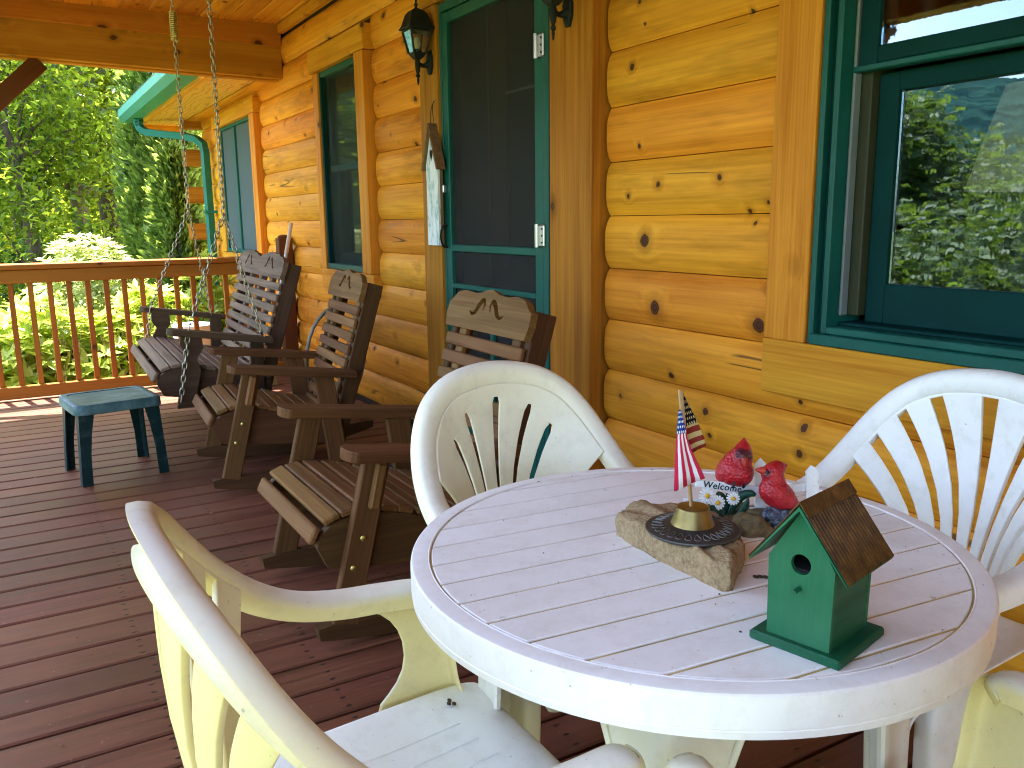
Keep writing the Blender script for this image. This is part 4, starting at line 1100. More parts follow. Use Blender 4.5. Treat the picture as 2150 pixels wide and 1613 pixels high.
# welcome figurine ----------------------------------------------------------------
m_white = plain('figurine_white', (.80, .82, .80), .55, mottle=.12, mscale=60, dirt=(.45, .42, .25), dirt_amt=.35)
m_leafd = plain('figurine_leaf', (.012, .06, .035), .4, mottle=.3, mscale=60)
m_moss = plain('figurine_moss', (.16, .115, .05), .8, mottle=.6, mscale=90, bumps=.8, bscale=140)
m_slate = plain('figurine_slate', (.05, .06, .09), .5, mottle=.9, mscale=50, dirt=(.5, .55, .62), dirt_amt=.7, bumps=.6, bscale=70)
m_yel = plain('daisy_yellow', (.75, .42, .02), .5); m_ink = plain('ink', (.01, .012, .02), .5)
m_beak = plain('beak_red', (.42, .035, .02), .4)
def red_mat(name, mask_pts, rad):
    t = NT(name); pos = t.n('NewGeometry').outputs['Position']
    sv = t.n('TexVoronoi', {'Vector': pos, 'Scale': 210.}).outputs['Distance']
    n1 = t.noise(pos, 70, 3, .6)
    cl = t.mix(t.rng(n1, .35, .7), (.33, .006, .012, 1), (.52, .014, .022, 1))
    cur = None
    for p in mask_pts:
        d = t.vm('DISTANCE', pos, tuple(p), out=1); cur = d if cur is None else t.math('MINIMUM', cur, d)
    cl = t.mix(t.rng(t.math('ADD', cur, t.math('MULTIPLY', n1, .004)), rad*1.25, rad*.75, 0, .88), cl, (.03, .006, .012, 1))
    return t.surf(t.bsdf(Base_Color=cl, Roughness=.42, Normal=t.bump(t.math('ADD', sv, t.math('MULTIPLY', n1, .5)), .55, .003)))
fg = empty('welcome_figurine', Vector((1.01, .985, TZ)), 0, 'painted figurine of two red cardinals on a white picket fence with daisies', 'figurine')
bpy.context.view_layer.update()
def fig(o, parent=None):
    p = parent or fg; o.parent = p; bpy.context.view_layer.update(); o.matrix_parent_inverse = p.matrix_world.inverted(); return o
px = 1/FPX
def quad_board(name, pts, k, th, mat, parent=None):     # a flat piece given by its outline in the picture, k metres off, th thick
    fr = [at(u, v, k) for u, v in pts]; n = len(fr); bk = [p+fw*th for p in fr]
    return fig(MB().add(fr+bk, [tuple(range(n)), tuple(range(n, 2*n))]+[(i, (i+1) % n, n+(i+1) % n, n+i) for i in range(n)]).build(name, mat), parent)
KF = 1.43
sign = quad_board('sign_board', [(1463, 1009), (1500, 1011), (1552, 1016), (1607, 1025), (1606, 1044), (1560, 1038), (1500, 1027), (1461, 1022)], KF-.012, .007, m_white)
quad_board('lower_rail', [(1436, 1046), (1475, 1049), (1475, 1057), (1437, 1053)], KF-.006, .006, m_white)
quad_board('lower_rail', [(1576, 1066), (1720, 1052), (1720, 1066), (1577, 1078)], KF, .006, m_white)
quad_board('fence_rail', [(1607, 1022), (1720, 1012), (1720, 1028), (1607, 1040)], KF, .006, m_white)
quad_board('picket', [(1586, 1090), (1586, 975), (1598, 963), (1609, 974), (1608, 1090)], KF+.006, .006, m_white)
quad_board('picket', [(1692, 1090), (1694, 990), (1705, 978), (1718, 987), (1720, 1000), (1716, 1012), (1720, 1024), (1717, 1090)], KF-.004, .007, m_white)
tx = bpy.data.curves.new('welcome_lettering', 'FONT'); tx.body = 'Welcome'; tx.size = .0265; tx.extrude = .0004; tx.shear = .12; tx.space_character = 1.08; tx.offset = .0003
to = bpy.data.objects.new('lettering_tmp', tx); col.objects.link(to); bpy.context.view_layer.update()
me = bpy.data.meshes.new_from_object(to.evaluated_get(bpy.context.evaluated_depsgraph_get())); bpy.data.objects.remove(to)
me.materials.append(m_ink); lo = link('lettering', me)
o_, ux = at(1475, 1022.5, KF-.0128), at(1556, 1034, KF-.0128)-at(1475, 1022.5, KF-.0128)
lw = max(v.co.x for v in me.vertices)
M = frame(o_, ux, -d2); lo.matrix_world = M @ Matrix.Diagonal((ux.length/lw, ux.length/lw*1.0, 1, 1))
lo.parent = sign; bpy.context.view_layer.update(); lo.matrix_parent_inverse = sign.matrix_world.inverted()
def blob(name, balls, mat, voxel=.0022, parent=None, smooth_it=14):
    m = MB()
    for c, r, sq in balls: m.ball(c, r, 10, sq)
    o = m.build(name, mat)
    r_ = o.modifiers.new('r', 'REMESH'); r_.mode = 'VOXEL'; r_.voxel_size = voxel; r_.use_smooth_shade = True
    s_ = o.modifiers.new('s', 'SMOOTH'); s_.iterations = smooth_it; s_.factor = .5
    bpy.context.view_layer.update()
    me = bpy.data.meshes.new_from_object(o.evaluated_get(bpy.context.evaluated_depsgraph_get())); o.modifiers.clear(); o.data = me
    me.polygons.foreach_set('use_smooth', [True]*len(me.polygons))
    return fig(o, parent)
def B(u, v, rpx, k, sq=(1, 1, 1)): return (at(u, v, k), rpx*px*k, sq)
K1 = 1.425
bird1 = [B(1538, 988, 33, K1), B(1552, 992, 31, K1-.003), B(1528, 992, 26, K1+.004), B(1545, 970, 27, K1), B(1556, 960, 25, K1-.006), B(1560, 945, 18, K1-.003), B(1561, 934, 11, K1), B(1562, 926, 6.5, K1+.001), B(1562, 920, 3.5, K1+.001), B(1517, 998, 16, K1+.01)]
mk = [at(1564, 962, K1-.024), at(1556, 952, K1-.022), at(1570, 955, K1-.02)]
b1 = blob('cardinal', bird1, red_mat('cardinal_red', mk, .0115))
fig(MB().lathe([(.0062, 0), (.0055, .005), (.0035, .010), (.0005, .0145)], 12, M=frame(at(1562, 964, K1-.022), -d2, r2) @ Matrix.Rotation(R(-115), 4, 'Y')).build('beak', m_beak, smooth=True), b1)
for u, v in ((1548, 959), (1575, 962)): fig(MB().ball(at(u, v, K1-.0205), .0022, 6).build('eye', m_ink, smooth=True), b1)
for u in (1541, 1563): fig(MB().tube([at(u, 1012, K1-.018), at(u, 1020, K1-.019), at(u-3, 1024, K1-.022)], .0022, 6).build('claw', m_ink), b1)
K2 = 1.385
bird2 = [B(1630, 1036, 31, K2), B(1622, 1030, 29, K2-.002), B(1642, 1045, 28, K2+.002), B(1656, 1054, 20, K2+.006), B(1672, 1062, 11, K2+.010), B(1686, 1068, 6, K2+.013), B(1625, 1010, 24, K2), B(1623, 993, 23, K2-.002), B(1630, 984, 18, K2), B(1641, 980, 10, K2+.002), B(1650, 977, 5, K2+.003), B(1612, 996, 15, K2-.006)]
mk = [at(1607, 994, K2-.016), at(1613, 990, K2-.02)]
b2 = blob('cardinal', bird2, red_mat('cardinal_red_dusty', mk, .0085))
fig(MB().lathe([(.0075, 0), (.0062, .005), (.0035, .011), (.0005, .016)], 12, M=Matrix.Translation(at(1605, 989, K2-.008)) @ (-r2-d2*.15).to_track_quat('Z', 'Y').to_matrix().to_4x4()).build('beak', m_beak, smooth=True), b2)
fig(MB().ball(at(1612, 992, K2-.0195), .0024, 6).build('eye', m_ink, smooth=True), b2)
blob('slate_rock', [B(1618, 1085, 22, K2), B(1645, 1088, 26, K2), B(1632, 1100, 24, K2), B(1660, 1095, 24, K2+.01)], m_slate, .003)
blob('moss_rock', [B(1560, 1098, 24, 1.37), B(1585, 1105, 26, 1.36), B(1572, 1118, 24, 1.36), B(1605, 1120, 22, 1.36), B(1545, 1110, 14, 1.38)], m_moss, .003)
def leaf_piece(pts, w, k, dk=-.01):
    P = catmull([(u, v, 0) for u, v in pts], 12); rows = []
    for i, p in enumerate(P):
        tt = P[min(i+1, 11)]-P[max(i-1, 0)]; tt /= np.linalg.norm(tt); nx = np.array((-tt[1], tt[0])); ww = w*math.sin(PI*(i+.7)/12.4)
        rows.append([at(p[0]+nx[0]*ww*s, p[1]+nx[1]*ww*s, k+dk*(i/11)+.003*abs(s)) for s in (-1, -.5, 0, .5, 1)])
    m = MB().grid(rows); o = fig(m.build('leaf', m_leafd, smooth=True, angle=80)); md = o.modifiers.new('solid', 'SOLIDIFY'); md.thickness = .0016
leaf_piece([(1530, 1088), (1540, 1062), (1556, 1042), (1575, 1036), (1586, 1040)], 9, 1.405); leaf_piece([(1535, 1090), (1553, 1078), (1566, 1060), (1572, 1046)], 8, 1.40)
leaf_piece([(1522, 1090), (1520, 1066), (1514, 1044), (1505, 1034)], 10, 1.415); leaf_piece([(1515, 1088), (1500, 1070), (1488, 1064)], 8, 1.40); leaf_piece([(1520, 1088), (1525, 1066), (1530, 1050), (1526, 1036)], 9, 1.41)
for du, dv, rr in ((1485, 1041, 17.5), (1507, 1056, 16), (1539.5, 1047, 14.5)):
    c = at(du, dv, 1.395); k = 1.395; dz_ = empty('daisy', c); fig(dz_)
    bpy.context.view_layer.update()
    pm = MB()
    for q in range(14):
        a = 2*PI*q/14+.1; e1 = r2*math.cos(a)+d2*math.sin(a); e2 = -r2*math.sin(a)+d2*math.cos(a); L = rr*px*k
        vs = [c+e1*L*.25, c+e1*L*.55+e2*L*.15-fw*.0012, c+e1*L*.92+e2*L*.13, c+e1*L*1.02, c+e1*L*.92-e2*L*.13, c+e1*L*.55-e2*L*.15-fw*.0012]
        pm.add(vs+[v+fw*.0012 for v in vs], [(0, 1, 2, 3), (0, 3, 4, 5), (6, 9, 8, 7), (6, 11, 10, 9)]+[(i, (i+1) % 6, 6+(i+1) % 6, 6+i) for i in range(6)])
    o = fig(pm.build('petals', m_white), dz_); o['kind'] = 'stuff'
    fig(MB().ball(c-fw*.001, rr*px*k*.30, 6, (1, 1, 1)).build('daisy_eye', m_yel, smooth=True), dz_)
    fig(MB().tube([c+fw*.002, c+fw*.004+d2*.012, at(1522, 1090, 1.41)], .0013, 6).build('stem', m_leafd), dz_)
blob('figurine_base', [(Vector((1.02+.03*math.cos(a), .97+.045*math.sin(a), TZ+.009)), .022, (1, 1, .42)) for a in np.linspace(0, 6, 8)], m_moss, .003)

# crumbs and a dead leaf on the table and deck
m_crumb = plain('crumb', (.06, .04, .025), .9)
cr = MB()
for _ in range(26):
    a = rng.uniform(0, 2*PI); rr = .40*math.sqrt(rng.uniform()); cr.ball(Vector((TX+rr*math.cos(a), TY+rr*math.sin(a), TZ+.0008)), rng.uniform(.0008, .0018), 3, (1, rng.uniform(.5, 2), .6))
for p in ((.868, .79), (.873, .785), (.862, .793)): cr.ball(Vector((*p, TZ+.002)), .004, 3, (1, 1.3, .5))
for p in ((.545, 1.14), (.552, 1.135), (.55, 1.148)): cr.ball(Vector((*p, .4265)), .004, 3, (1, 1.4, .5))
tag(cr.build('crumbs', m_crumb), 'dark crumbs and grit scattered on the white table', 'crumbs', kind='stuff')
dl = MB()
for i in range(46):
    x, y = rng.uniform(-.1, 1.6), rng.uniform(.9, 6.3); a = rng.uniform(0, 6.28); L = rng.uniform(.004, .012)
    if i < 4: L *= 2.0
    e = Vector((math.cos(a), math.sin(a), 0)); f_ = Vector((-math.sin(a), math.cos(a), 0)); c = Vector((x, y, .0025))
    dl.add([c-e*L, c+f_*L*.4+Vector((0, 0, .003)), c+e*L, c-f_*L*.4+Vector((0, 0, .002)), c+Vector((0, 0, L*.25))], [(0, 1, 4), (1, 2, 4), (2, 3, 4), (3, 0, 4)])
tag(dl.build('leaf_litter', plain('dry_leaf', (.16, .08, .035), .85), fix=False), 'dry leaf scraps and specks lying on the deck boards', 'leaf litter', kind='stuff')

# ------------------------------------------------------------------ wall lanterns
t = NT('lantern_glass'); fr = t.n('Fresnel', {0: 1.6}).outputs[0]
vec, tc, rnd = t.objvec()
nb = t.bump(t.noise(vec, 60., 3, .6), .25, .004)
gl = t.n('BsdfGlossy', {0: (1, .97, .85, 1), 1: .04, 'Normal': nb}).outputs[0]; tr = t.n('BsdfTransparent', {0: (.9, .9, .8, 1)}).outputs[0]
m_lglass = t.surf(t.n('MixShader', {0: t.math('ADD', fr, .30, clamp=True), 1: tr, 2: gl}).outputs[0])
def sq_loft(m, levels, rot=0):
    rows = []
    for h, z in levels: rows.append([(h*a, h*b, z) for a, b in ((1, 1), (-1, 1), (-1, -1), (1, -1))])
    m.grid(rows, True); n = len(m.v); m.f.append((n-1, n-2, n-3, n-4)); k = n-4*len(levels); m.f.append((k, k+1, k+2, k+3)); return m
def make_lantern():
    L = empty('wall_lantern')       # origin on the wall plate, arm reaching to local -X
    ol = [(.030*math.cos(a)*(1 if abs(math.cos(a)) > .5 else 1), .062*math.sin(a)) for a in np.linspace(0, 2*PI, 9)[:-1]+PI/8]
    m = MB(); rows = []
    for x, k in ((0, 1.0), (-.010, 1.0), (-.016, .85), (-.019, .6)): rows.append([(x, a*k, b*k) for a, b in ol])
    m.grid(rows, True); m.f.append(tuple(range(8))); m.f.append(tuple(range(24, 32))); m.build('wall_plate', m_black, L)
    MB().tube([(-.015, 0, -.012), (-.028, 0, -.014), (-.045, 0, -.018), (-.062, 0, -.012), (-.072, 0, -.002)], [.024, .014, .010, .009, .010], 10).build('arm', m_black, L, smooth=True)
    c = (-.072, 0, 0)
    MB().lathe([(.0005, -.112), (.004, -.106), (.007, -.085), (.004, -.078), (.010, -.072), (.011, -.064), (.006, -.058), (.010, -.048), (.013, -.03), (.014, -.004), (.010, .012), (.018, .018)], 14, c).build('drop_finial', m_black, L, smooth=True)
    M0 = Matrix.Translation(c)
    def part(name, lv, mat): 
        m = MB(); sq_loft(m, lv); o = m.build(name, mat, L); o.matrix_local = M0; return o
    part('cup', [(.014, .010), (.022, .018), (.032, .034), (.034, .040)], m_black)
    part('roof', [(.066, .148), (.068, .152), (.058, .166), (.050, .192), (.042, .218), (.030, .234), (.014, .243), (.010, .246)], m_black)
    part('hood', [(.052, .138), (.055, .142), (.055, .150)], m_black)
    MB().lathe([(.011, .244), (.006, .252), (.009, .258), (.010, .266), (.004, .272), (.006, .280), (.003, .292), (.0005, .300)], 12, c).build('top_finial', m_black, L, smooth=True)
    for a, b in ((1, 1), (-1, 1), (-1, -1), (1, -1)):
        MB().tube([(c[0]+a*.033, b*.033, .040), (c[0]+a*.053, b*.053, .140)], .0055, 4).build('corner_bar', m_black, L)
    for k in range(4):
        m = MB(); h0, h1 = .0315, .0515
        m.add([(h0, -h0+.003, .041), (h0, h0-.003, .041), (h1, h1-.003, .139), (h1, -h1+.003, .139)], [(0, 1, 2, 3)])
        o = m.build('pane', m_lglass, L); o.matrix_local = M0 @ Matrix.Rotation(PI/2*k, 4, 'Z')
    MB().lathe([(.008, .040), (.012, .055), (.020, .085), (.012, .112), (.002, .120)], 12, c).build('bulb', plain('frosted_bulb', (.8, .75, .55), .3), L, smooth=True)
    MB().lathe([(.013, .036), (.013, .058)], 12, c).build('socket', m_black, L)
    return L
l1 = make_lantern(); l1.location = (1.9295, 4.035, 1.972)
tag(l1, 'black iron coach lantern on the wall at the hinge-free side of the door', 'wall lantern', 'wall lanterns beside the door')
l2 = copy_tree(l1); l2.location = (1.9175, 2.80, 1.965)
tag(l2, 'black iron wall lantern on the wide casing by the door hinges, mostly out of frame')

# white hanging birdhouse -----------------------------------------------------------
t = NT('chipped_white_paint'); vec, tc, rnd = t.objvec()
ch = t.noise(t.vm('MULTIPLY', vec, (30, 30, 9)), 1.0, 5, .7)
m_chip = t.surf(t.bsdf(Base_Color=t.ramp(ch, [(.36, (.78, .80, .80)), (.52, (.62, .68, .70)), (.60, (.24, .36, .38)), (.70, (.70, .72, .72))]), Roughness=.65, Normal=t.bump(ch, .4, .003)))
m_oldw = wood('weathered_board', (.26, .15, .07), (.12, .06, .025), 'Z', 40, 1.1)
hb = empty('hanging_birdhouse', (1.912, 3.998, 1.075), 0, 'tall narrow white birdhouse plaque hanging on a wire beside the screen door', 'birdhouse')
fo = MB().prism([(-.066, 0), (.066, 0), (.066, .40), (0, .575), (-.066, .40)], -.012, .000, 'x').build('front_board', m_chip, hb)
hp = [(0, .40-.018)]+[(.016*math.sin(a)**3*.62*1.6, .40+.004+.0009*(13*math.cos(a)-5*math.cos(2*a)-2*math.cos(3*a)-math.cos(4*a))*1.5) for a in np.linspace(0, 2*PI, 21)[1:-1]]
MB().prism([(y, .445+(z-.40)*1.5) for y, z in hp], -.0135, -.0125, 'x').build('dark_heart_plate', m_dark, hb)  # dark plate on the face, standing in for the shade of an opening
MB().prism([(-.062, .003), (.062, .003), (.062, .40), (0, .565), (-.062, .40)], .0005, .017, 'x').build('back_board', m_oldw, hb)
for s in (-1, 1): board('roof_strip', m_oldw, hb, (-.004, 0, .60), (-.004, s*.088, .375), (1, 0, 0), .052, .012, .002)
MB().tube([(0, -.02, .585), (-.004, -.012, .65), (.004, .004, .69), (.012, .0, .712), (.004, .008, .69), (-.002, .02, .65), (0, .022, .58)], .0016, 5).build('wire', m_black, hb)
MB().ball((.014, 0, .715), .004, 5).build('nail', m_steel, hb)

# pole, hose, mat, drum, lamp ------------------------------------------------------------
pl = empty('broom', (1.62, 6.42, 0), 0, 'long-handled broom leaning against the post behind the porch swing', 'broom')
bpy.context.view_layer.update()
a_, b_ = Vector((0, 0, .10)), Vector((1.85-1.62, 6.33-6.42, 1.195)); dd_ = (b_-a_)
MB().tube([a_, a_+dd_*.80], .0125, 10).build('handle', plain('pole_grey', (.42, .40, .42), .35, metal=.5), pl, smooth=True)
MB().tube([a_+dd_*.80, a_+dd_*.985, b_], [.0145, .0145, .012], 10).build('grip', plain('pole_grip', (.55, .42, .32), .5), pl, smooth=True)
MB().prism([(-.05, 0), (.05, 0), (.022, .13), (-.022, .13)], -.12, .12, 'y').build('bristles', plain('bristle', (.30, .22, .08), .9, bumps=.8), pl)
hs_ = empty('garden_hose', (1.52, 4.50, 0), 0, 'coil of thin grey hose hanging behind the middle rocking chair', 'hose')
pts = []
for i in range(97):
    a = 2*PI*i/32; k = 1+.035*math.sin(a*.37)
    pts.append((.165*k*math.cos(a)+.03*math.sin(a), .012*(i/97)*3-.02, .47+.285*k*math.sin(a)+.01*math.cos(a*2)))
MB().tube(pts, .0085, 8).build('coil', plain('hose_grey', (.20, .19, .16), .45), hs_, smooth=True)
mt = empty('doormat', (1.655, 3.47, 0), 0, 'dark grey patterned doormat in front of the screen door', 'doormat')
t = NT('mat_weave'); vec, tc, rnd = t.objvec()
vv = t.n('TexVoronoi', {'Vector': vec, 'Scale': 38.}, feature='DISTANCE_TO_EDGE').outputs[0]
m_mat = t.surf(t.bsdf(Base_Color=t.mix(t.rng(vv, .05, .12), (.32, .32, .33, 1), (.025, .025, .028, 1)), Roughness=.95, Normal=t.bump(vv, .6, .01)))
MB().box(-.23, .23, -.40, .40, .001, .012, .004).build('pile', m_mat, mt)
MB().box(-.25, .25, -.42, .42, .0008, .007, .003).build('rubber_border', plain('rubber', (.015, .015, .016), .7), mt)
dr = empty('drum', (1.31, 7.55, -.56), 0, 'white round plastic drum standing outside beyond the railing', 'drum')
m_drum = plain('drum_white', (.75, .78, .82), .5, mottle=.1)
MB().lathe([(.150, 0), (.155, .02), (.160, .5), (.164, .52), (.164, .56), (.160, .58), (.165, .88), (.165, .895)], 36).build('body', m_drum, dr, smooth=True, angle=40)
MB().lathe([(.168, .896), (.170, .90), (.170, .918), (.165, .922), (.150, .918), (.02, .915)], 36).build('lid', m_drum, dr, smooth=True, angle=40)
lp = empty('table_lamp', (2.72, 1.50, 0), 0, 'lamp with a pale shade standing in the room behind the big window', 'lamp')
t = NT('lamp_shade'); e = t.n('Emission', {0: (1., .86, .55, 1), 1: .012}).outputs[0]; d = t.bsdf(Base_Color=(.32, .30, .22, 1), Roughness=.8)  # faint glow added to brighten an unlit shade in the dark room
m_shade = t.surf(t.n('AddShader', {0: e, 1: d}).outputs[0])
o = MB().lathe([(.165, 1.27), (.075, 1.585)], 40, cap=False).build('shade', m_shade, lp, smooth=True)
MB().lathe([(.07, .72), (.075, .73), (.03, .76), (.06, .9), (.07, 1.0), (.03, 1.12), (.012, 1.2), (.010, 1.45)], 24).build('base', plain('lamp_base', (.12, .08, .05), .4), lp, smooth=True)
MB().box(-.3, .3, -.3, .3, .68, .719, .01).build('lamp_table', m_rockd, lp)
# ================================================================== PLANTS
def leaf_mat(name, c_dark, c_light, trans=.45, rough=.45, tcol=None):
    t = NT(name); rnd = t.n('NewGeometry').outputs['Random Per Island']
    cl = t.mix(rnd, c4(c_dark), c4(c_light))
    d = t.bsdf(Base_Color=cl, Roughness=rough, Specular_IOR_Level=.4)
    tl = t.n('BsdfTranslucent', {0: t.mix(t.math('POWER', rnd, .7), c4([x*.35 for x in tcol]), c4(tcol)) if tcol else t.mix(.5, cl, c4((min(.75, c_light[0]*3.2), min(.78, c_light[1]*2.7), c_light[2]*.8)))}).outputs[0]
    return t.surf(t.n('MixShader', {0: trans, 1: d, 2: tl}).outputs[0])
def leaves_mesh(name, cen, axis, nrm, length, width, fold=.18):
    # each leaf: six points folded on its midrib, 4 triangles
    n = len(cen); cen = np.asarray(cen); a = np.asarray(axis); nn_ = np.asarray(nrm)
    a = a/np.linalg.norm(a, axis=1, keepdims=True); sd_ = np.cross(nn_, a); sd_ /= np.linalg.norm(sd_, axis=1, keepdims=True)+1e-9; up = np.cross(a, sd_)
    L = np.asarray(length).reshape(-1, 1)*np.ones((n, 1)); Wd = np.asarray(width).reshape(-1, 1)*np.ones((n, 1))
    v = np.empty((n, 4, 3)); v[:, 0] = cen; v[:, 2] = cen+a*L-up*L*.08
    v[:, 1] = cen+a*L*.48+sd_*Wd*.5+up*Wd*fold; v[:, 3] = cen+a*L*.48-sd_*Wd*.5+up*Wd*fold
    me = bpy.data.meshes.new(name); me.vertices.add(n*4); me.vertices.foreach_set('co', v.ravel())
    tri = np.array([[0, 1, 2], [0, 2, 3]]); idx = (np.arange(n)[:, None, None]*4+tri[None]).ravel()
    me.loops.add(len(idx)); me.loops.foreach_set('vertex_index', idx.astype(np.int32))
    me.polygons.add(n*2); me.polygons.foreach_set('loop_start', np.arange(0, n*6, 3, dtype=np.int32)); me.polygons.foreach_set('loop_total', np.full(n*2, 3, np.int32))
    me.update(calc_edges=True); me.validate(); return me
def unit(n): 
    v = rng.normal(size=(n, 3)); return v/np.linalg.norm(v, axis=1, keepdims=True)
m_bark = plain('bark', (.10, .075, .055), .9, mottle=.6, mscale=9, bumps=.8, bscale=30)
m_barkl = plain('bark_lit', (.22, .19, .15), .9, mottle=.6, mscale=9, bumps=.8, bscale=30)  # lighter copy of the bark: sunlight on one trunk put into its colour
LM = [leaf_mat('leaf_oak', (.008, .030, .004), (.045, .095, .010), .62, .28, (.52, .66, .05)), leaf_mat('leaf_maple', (.014, .040, .004), (.075, .130, .012), .68, .28, (.74, .80, .07)), leaf_mat('leaf_blue', (.006, .030, .016), (.024, .080, .034), .45, .25, (.30, .60, .12))]
m_valley = leaf_mat('leaf_valley', (.018, .050, .006), (.034, .075, .009), .34, .6, (.20, .30, .03))
def tree(name, x, y, h, cw, nclump, nleaf, lm, trunk_r, label, low=.12, leafL=.12, bark=None, lean=0, group='woodland trees beyond the railing'):
    gz = ground_h(x, y); T = empty(name, (x, y, gz), 0, label, 'tree', group)
    tr = MB(); top = h*.82
    pts = [(lean*(z/h)**1.3*h*.1+.05*math.sin(z*1.3+x), .05*math.cos(z*1.1), z) for z in np.linspace(-.1, top, 9)]
    tr.tube(pts, [trunk_r*(1.25 if i == 0 else 1-.085*i) for i in range(9)], 10)
    cen = []; lim = MB()
    for i in range(nclump):
        z = h*(low+(1-low)*rng.uniform()**.9); q = (z/h-low)/(1-low); rad = cw*(.55+.75*math.sin(PI*min(1, q*.85+.12)))*rng.uniform(.25, 1)
        a = rng.uniform(0, 2*PI); c = np.array((rad*math.cos(a), rad*math.sin(a), z)); cen.append(c)
        if i % 3 == 0:
            k = max(0, min(8, int((z-.5)/top*8))); p0 = np.array(pts[k]); mid = (p0+c)/2+np.array((0, 0, .15))
            lim.tube([p0, mid, c], [trunk_r*.32, trunk_r*.18, trunk_r*.06], 5)
    tr.build('trunk', bark or m_bark, T, smooth=True, fix=False); lim.build('limbs', bark or m_bark, T, smooth=True, fix=False)['kind'] = 'stuff'
    cen = np.array(cen); per = nleaf//nclump
    P = np.repeat(cen, per, 0); P = P+rng.normal(size=P.shape)*np.array((.36, .36, .24))*(cw/1.8)**.5
    ax = unit(len(P))*np.array((1, 1, .6))+np.array((0, 0, -.35)); nr_ = unit(len(P))*.7+np.array((0, 0, 1.))
    me = leaves_mesh('crown', P, ax, nr_, rng.uniform(leafL*.7, leafL*1.25, len(P)), leafL*.62)
    me.materials.append(lm); link('crown', me, T); return T
specs = [ # x, y, h, crown, clumps, leaves, material, trunk
 (.35, 13.0, 5.6, 1.15, 60, 6000, 0, .10, 'slim tree with dark oak-like leaves at the left edge of the woods', .15, .125),
 (1.12, 14.6, 6.2, 1.25, 60, 5500, 1, .15, 'tree with a pale lit trunk standing just behind the clipped bush', .34, .13),
 (1.62, 16.2, 6.6, 1.3, 60, 5500, 0, .19, 'thick dark-trunked tree in the middle of the woods', .30, .13),
 (2.55, 15.3, 6.0, 1.2, 55, 5500, 1, .13, 'light green tree rising behind the tall arborvitae', .10, .13),
 (-.45, 14.3, 6.0, 1.15, 60, 6000, 2, .14, 'blue-green tree crowding the left picture edge', .05, .14),
 (.25, 17.8, 7.2, 1.5, 65, 5500, 1, .16, 'yellow-green tree deeper in the woods at left', .06, .15),
 (1.9, 19.5, 7.8, 1.6, 70, 6000, 0, .18, 'tall dark tree deep in the woods behind the light green one', .05, .16),
 (.8, 21.8, 8.4, 1.9, 75, 6000, 1, .20, 'broad sunlit tree at the back of the woods', .03, .17),
 (3.4, 20.8, 8.4, 1.8, 70, 5500, 0, .18, 'tall tree at the back, above the house eave', .03, .17),
 (-.8, 21.2, 8.2, 1.8, 75, 5500, 1, .2, 'back-row tree at the far left of the woods', .03, .17)]
for (x, y, h, cw, nc_, nl, mi, tr_, lab, low, LL) in specs:
    nl = int(nl*1.5); LL *= .82
    tree('woodland_tree', x, y, h, cw, nc_, nl, LM[mi], tr_, lab, low, LL, m_barkl if 'pale' in lab else None, lean=rng.uniform(-.6, .6))
# the wood behind, too deep to tell apart
n = 26000; P = np.c_[rng.uniform(-5, 9, n), rng.uniform(24, 32, n), rng.uniform(-.5, 10, n)]
ck = unit(480)*np.array((7, 3.5, 3.4))*rng.uniform(.3, 1, (480, 1))+np.array((2, 28, 1.2)); P = np.repeat(ck, 36, 0); P += rng.normal(size=P.shape)*.55
me = leaves_mesh('deep_woods', P, unit(len(P)), unit(len(P))*.6+np.array((0, 0, 1)), rng.uniform(.2, .38, len(P)), .2)
me.materials.append(LM[1]); tag(link('deep_woods', me), 'dense dark woodland filling the gaps behind the trees', 'woods', kind='stuff')
# shaded forest floor growth
n = 9000; P = np.c_[rng.uniform(-2.5, 4.5, n), rng.uniform(11.5, 19, n), np.zeros(n)]; P[:, 2] = [ground_h(a, b)+abs(rng.normal(0, .35)) for a, b in P[:, :2]]
me = leaves_mesh('undergrowth', P, unit(n)+np.array((0, 0, .4)), unit(n)*.6+np.array((0, 0, 1)), rng.uniform(.08, .17, n), .075)
me.materials.append(LM[1]); tag(link('undergrowth', me), 'leafy undergrowth below the woodland trees', 'undergrowth', kind='stuff')

# arborvitae --------------------------------------------------------------------
m_arb = leaf_mat('leaf_arborvitae', (.03, .085, .014), (.16, .26, .05), .45, .3, (.55, .72, .12))
def arbor(x, y, h, r, n, label):
    gz = ground_h(x, y); T = empty('arborvitae', (x, y, gz), 0, label, 'arborvitae', 'arborvitae at the house corner')
    MB().tube([(0, 0, 0), (0, 0, h*.9)], [.05, .01], 8).build('trunk', m_bark, T)
    nc_ = n//26; q = rng.uniform(0, 1, nc_)**.85; z = h*(.03+.97*q); rad = r*np.sqrt(np.clip(1-q**1.6, 0.0, 1))*(1+.13*np.sin(z*7+rng.uniform(0, 6, nc_)))*rng.uniform(.80, 1.03, nc_)
    a = rng.uniform(0, 2*PI, nc_); c = np.c_[rad*np.cos(a), rad*np.sin(a), z]; out = np.c_[np.cos(a), np.sin(a), np.full(nc_, .9)]
    P = np.repeat(c, 26, 0)+rng.normal(size=(nc_*26, 3))*.05; O = np.repeat(out, 26, 0)+rng.normal(size=(nc_*26, 3))*.45
    tang = np.repeat(np.c_[-np.sin(a), np.cos(a), np.zeros(nc_)], 26, 0)+rng.normal(size=(nc_*26, 3))*.5
    me = leaves_mesh('crown', P, O, tang, rng.uniform(.07, .15, len(P)), .045, .1); me.materials.append(m_arb); link('crown', me, T)
arbor(1.74, 11.4, 4.25, .44, 14000, 'tall conical arborvitae behind the downspout')
arbor(1.80, 10.75, 2.55, .32, 7800, 'shorter arborvitae close to the log corner')

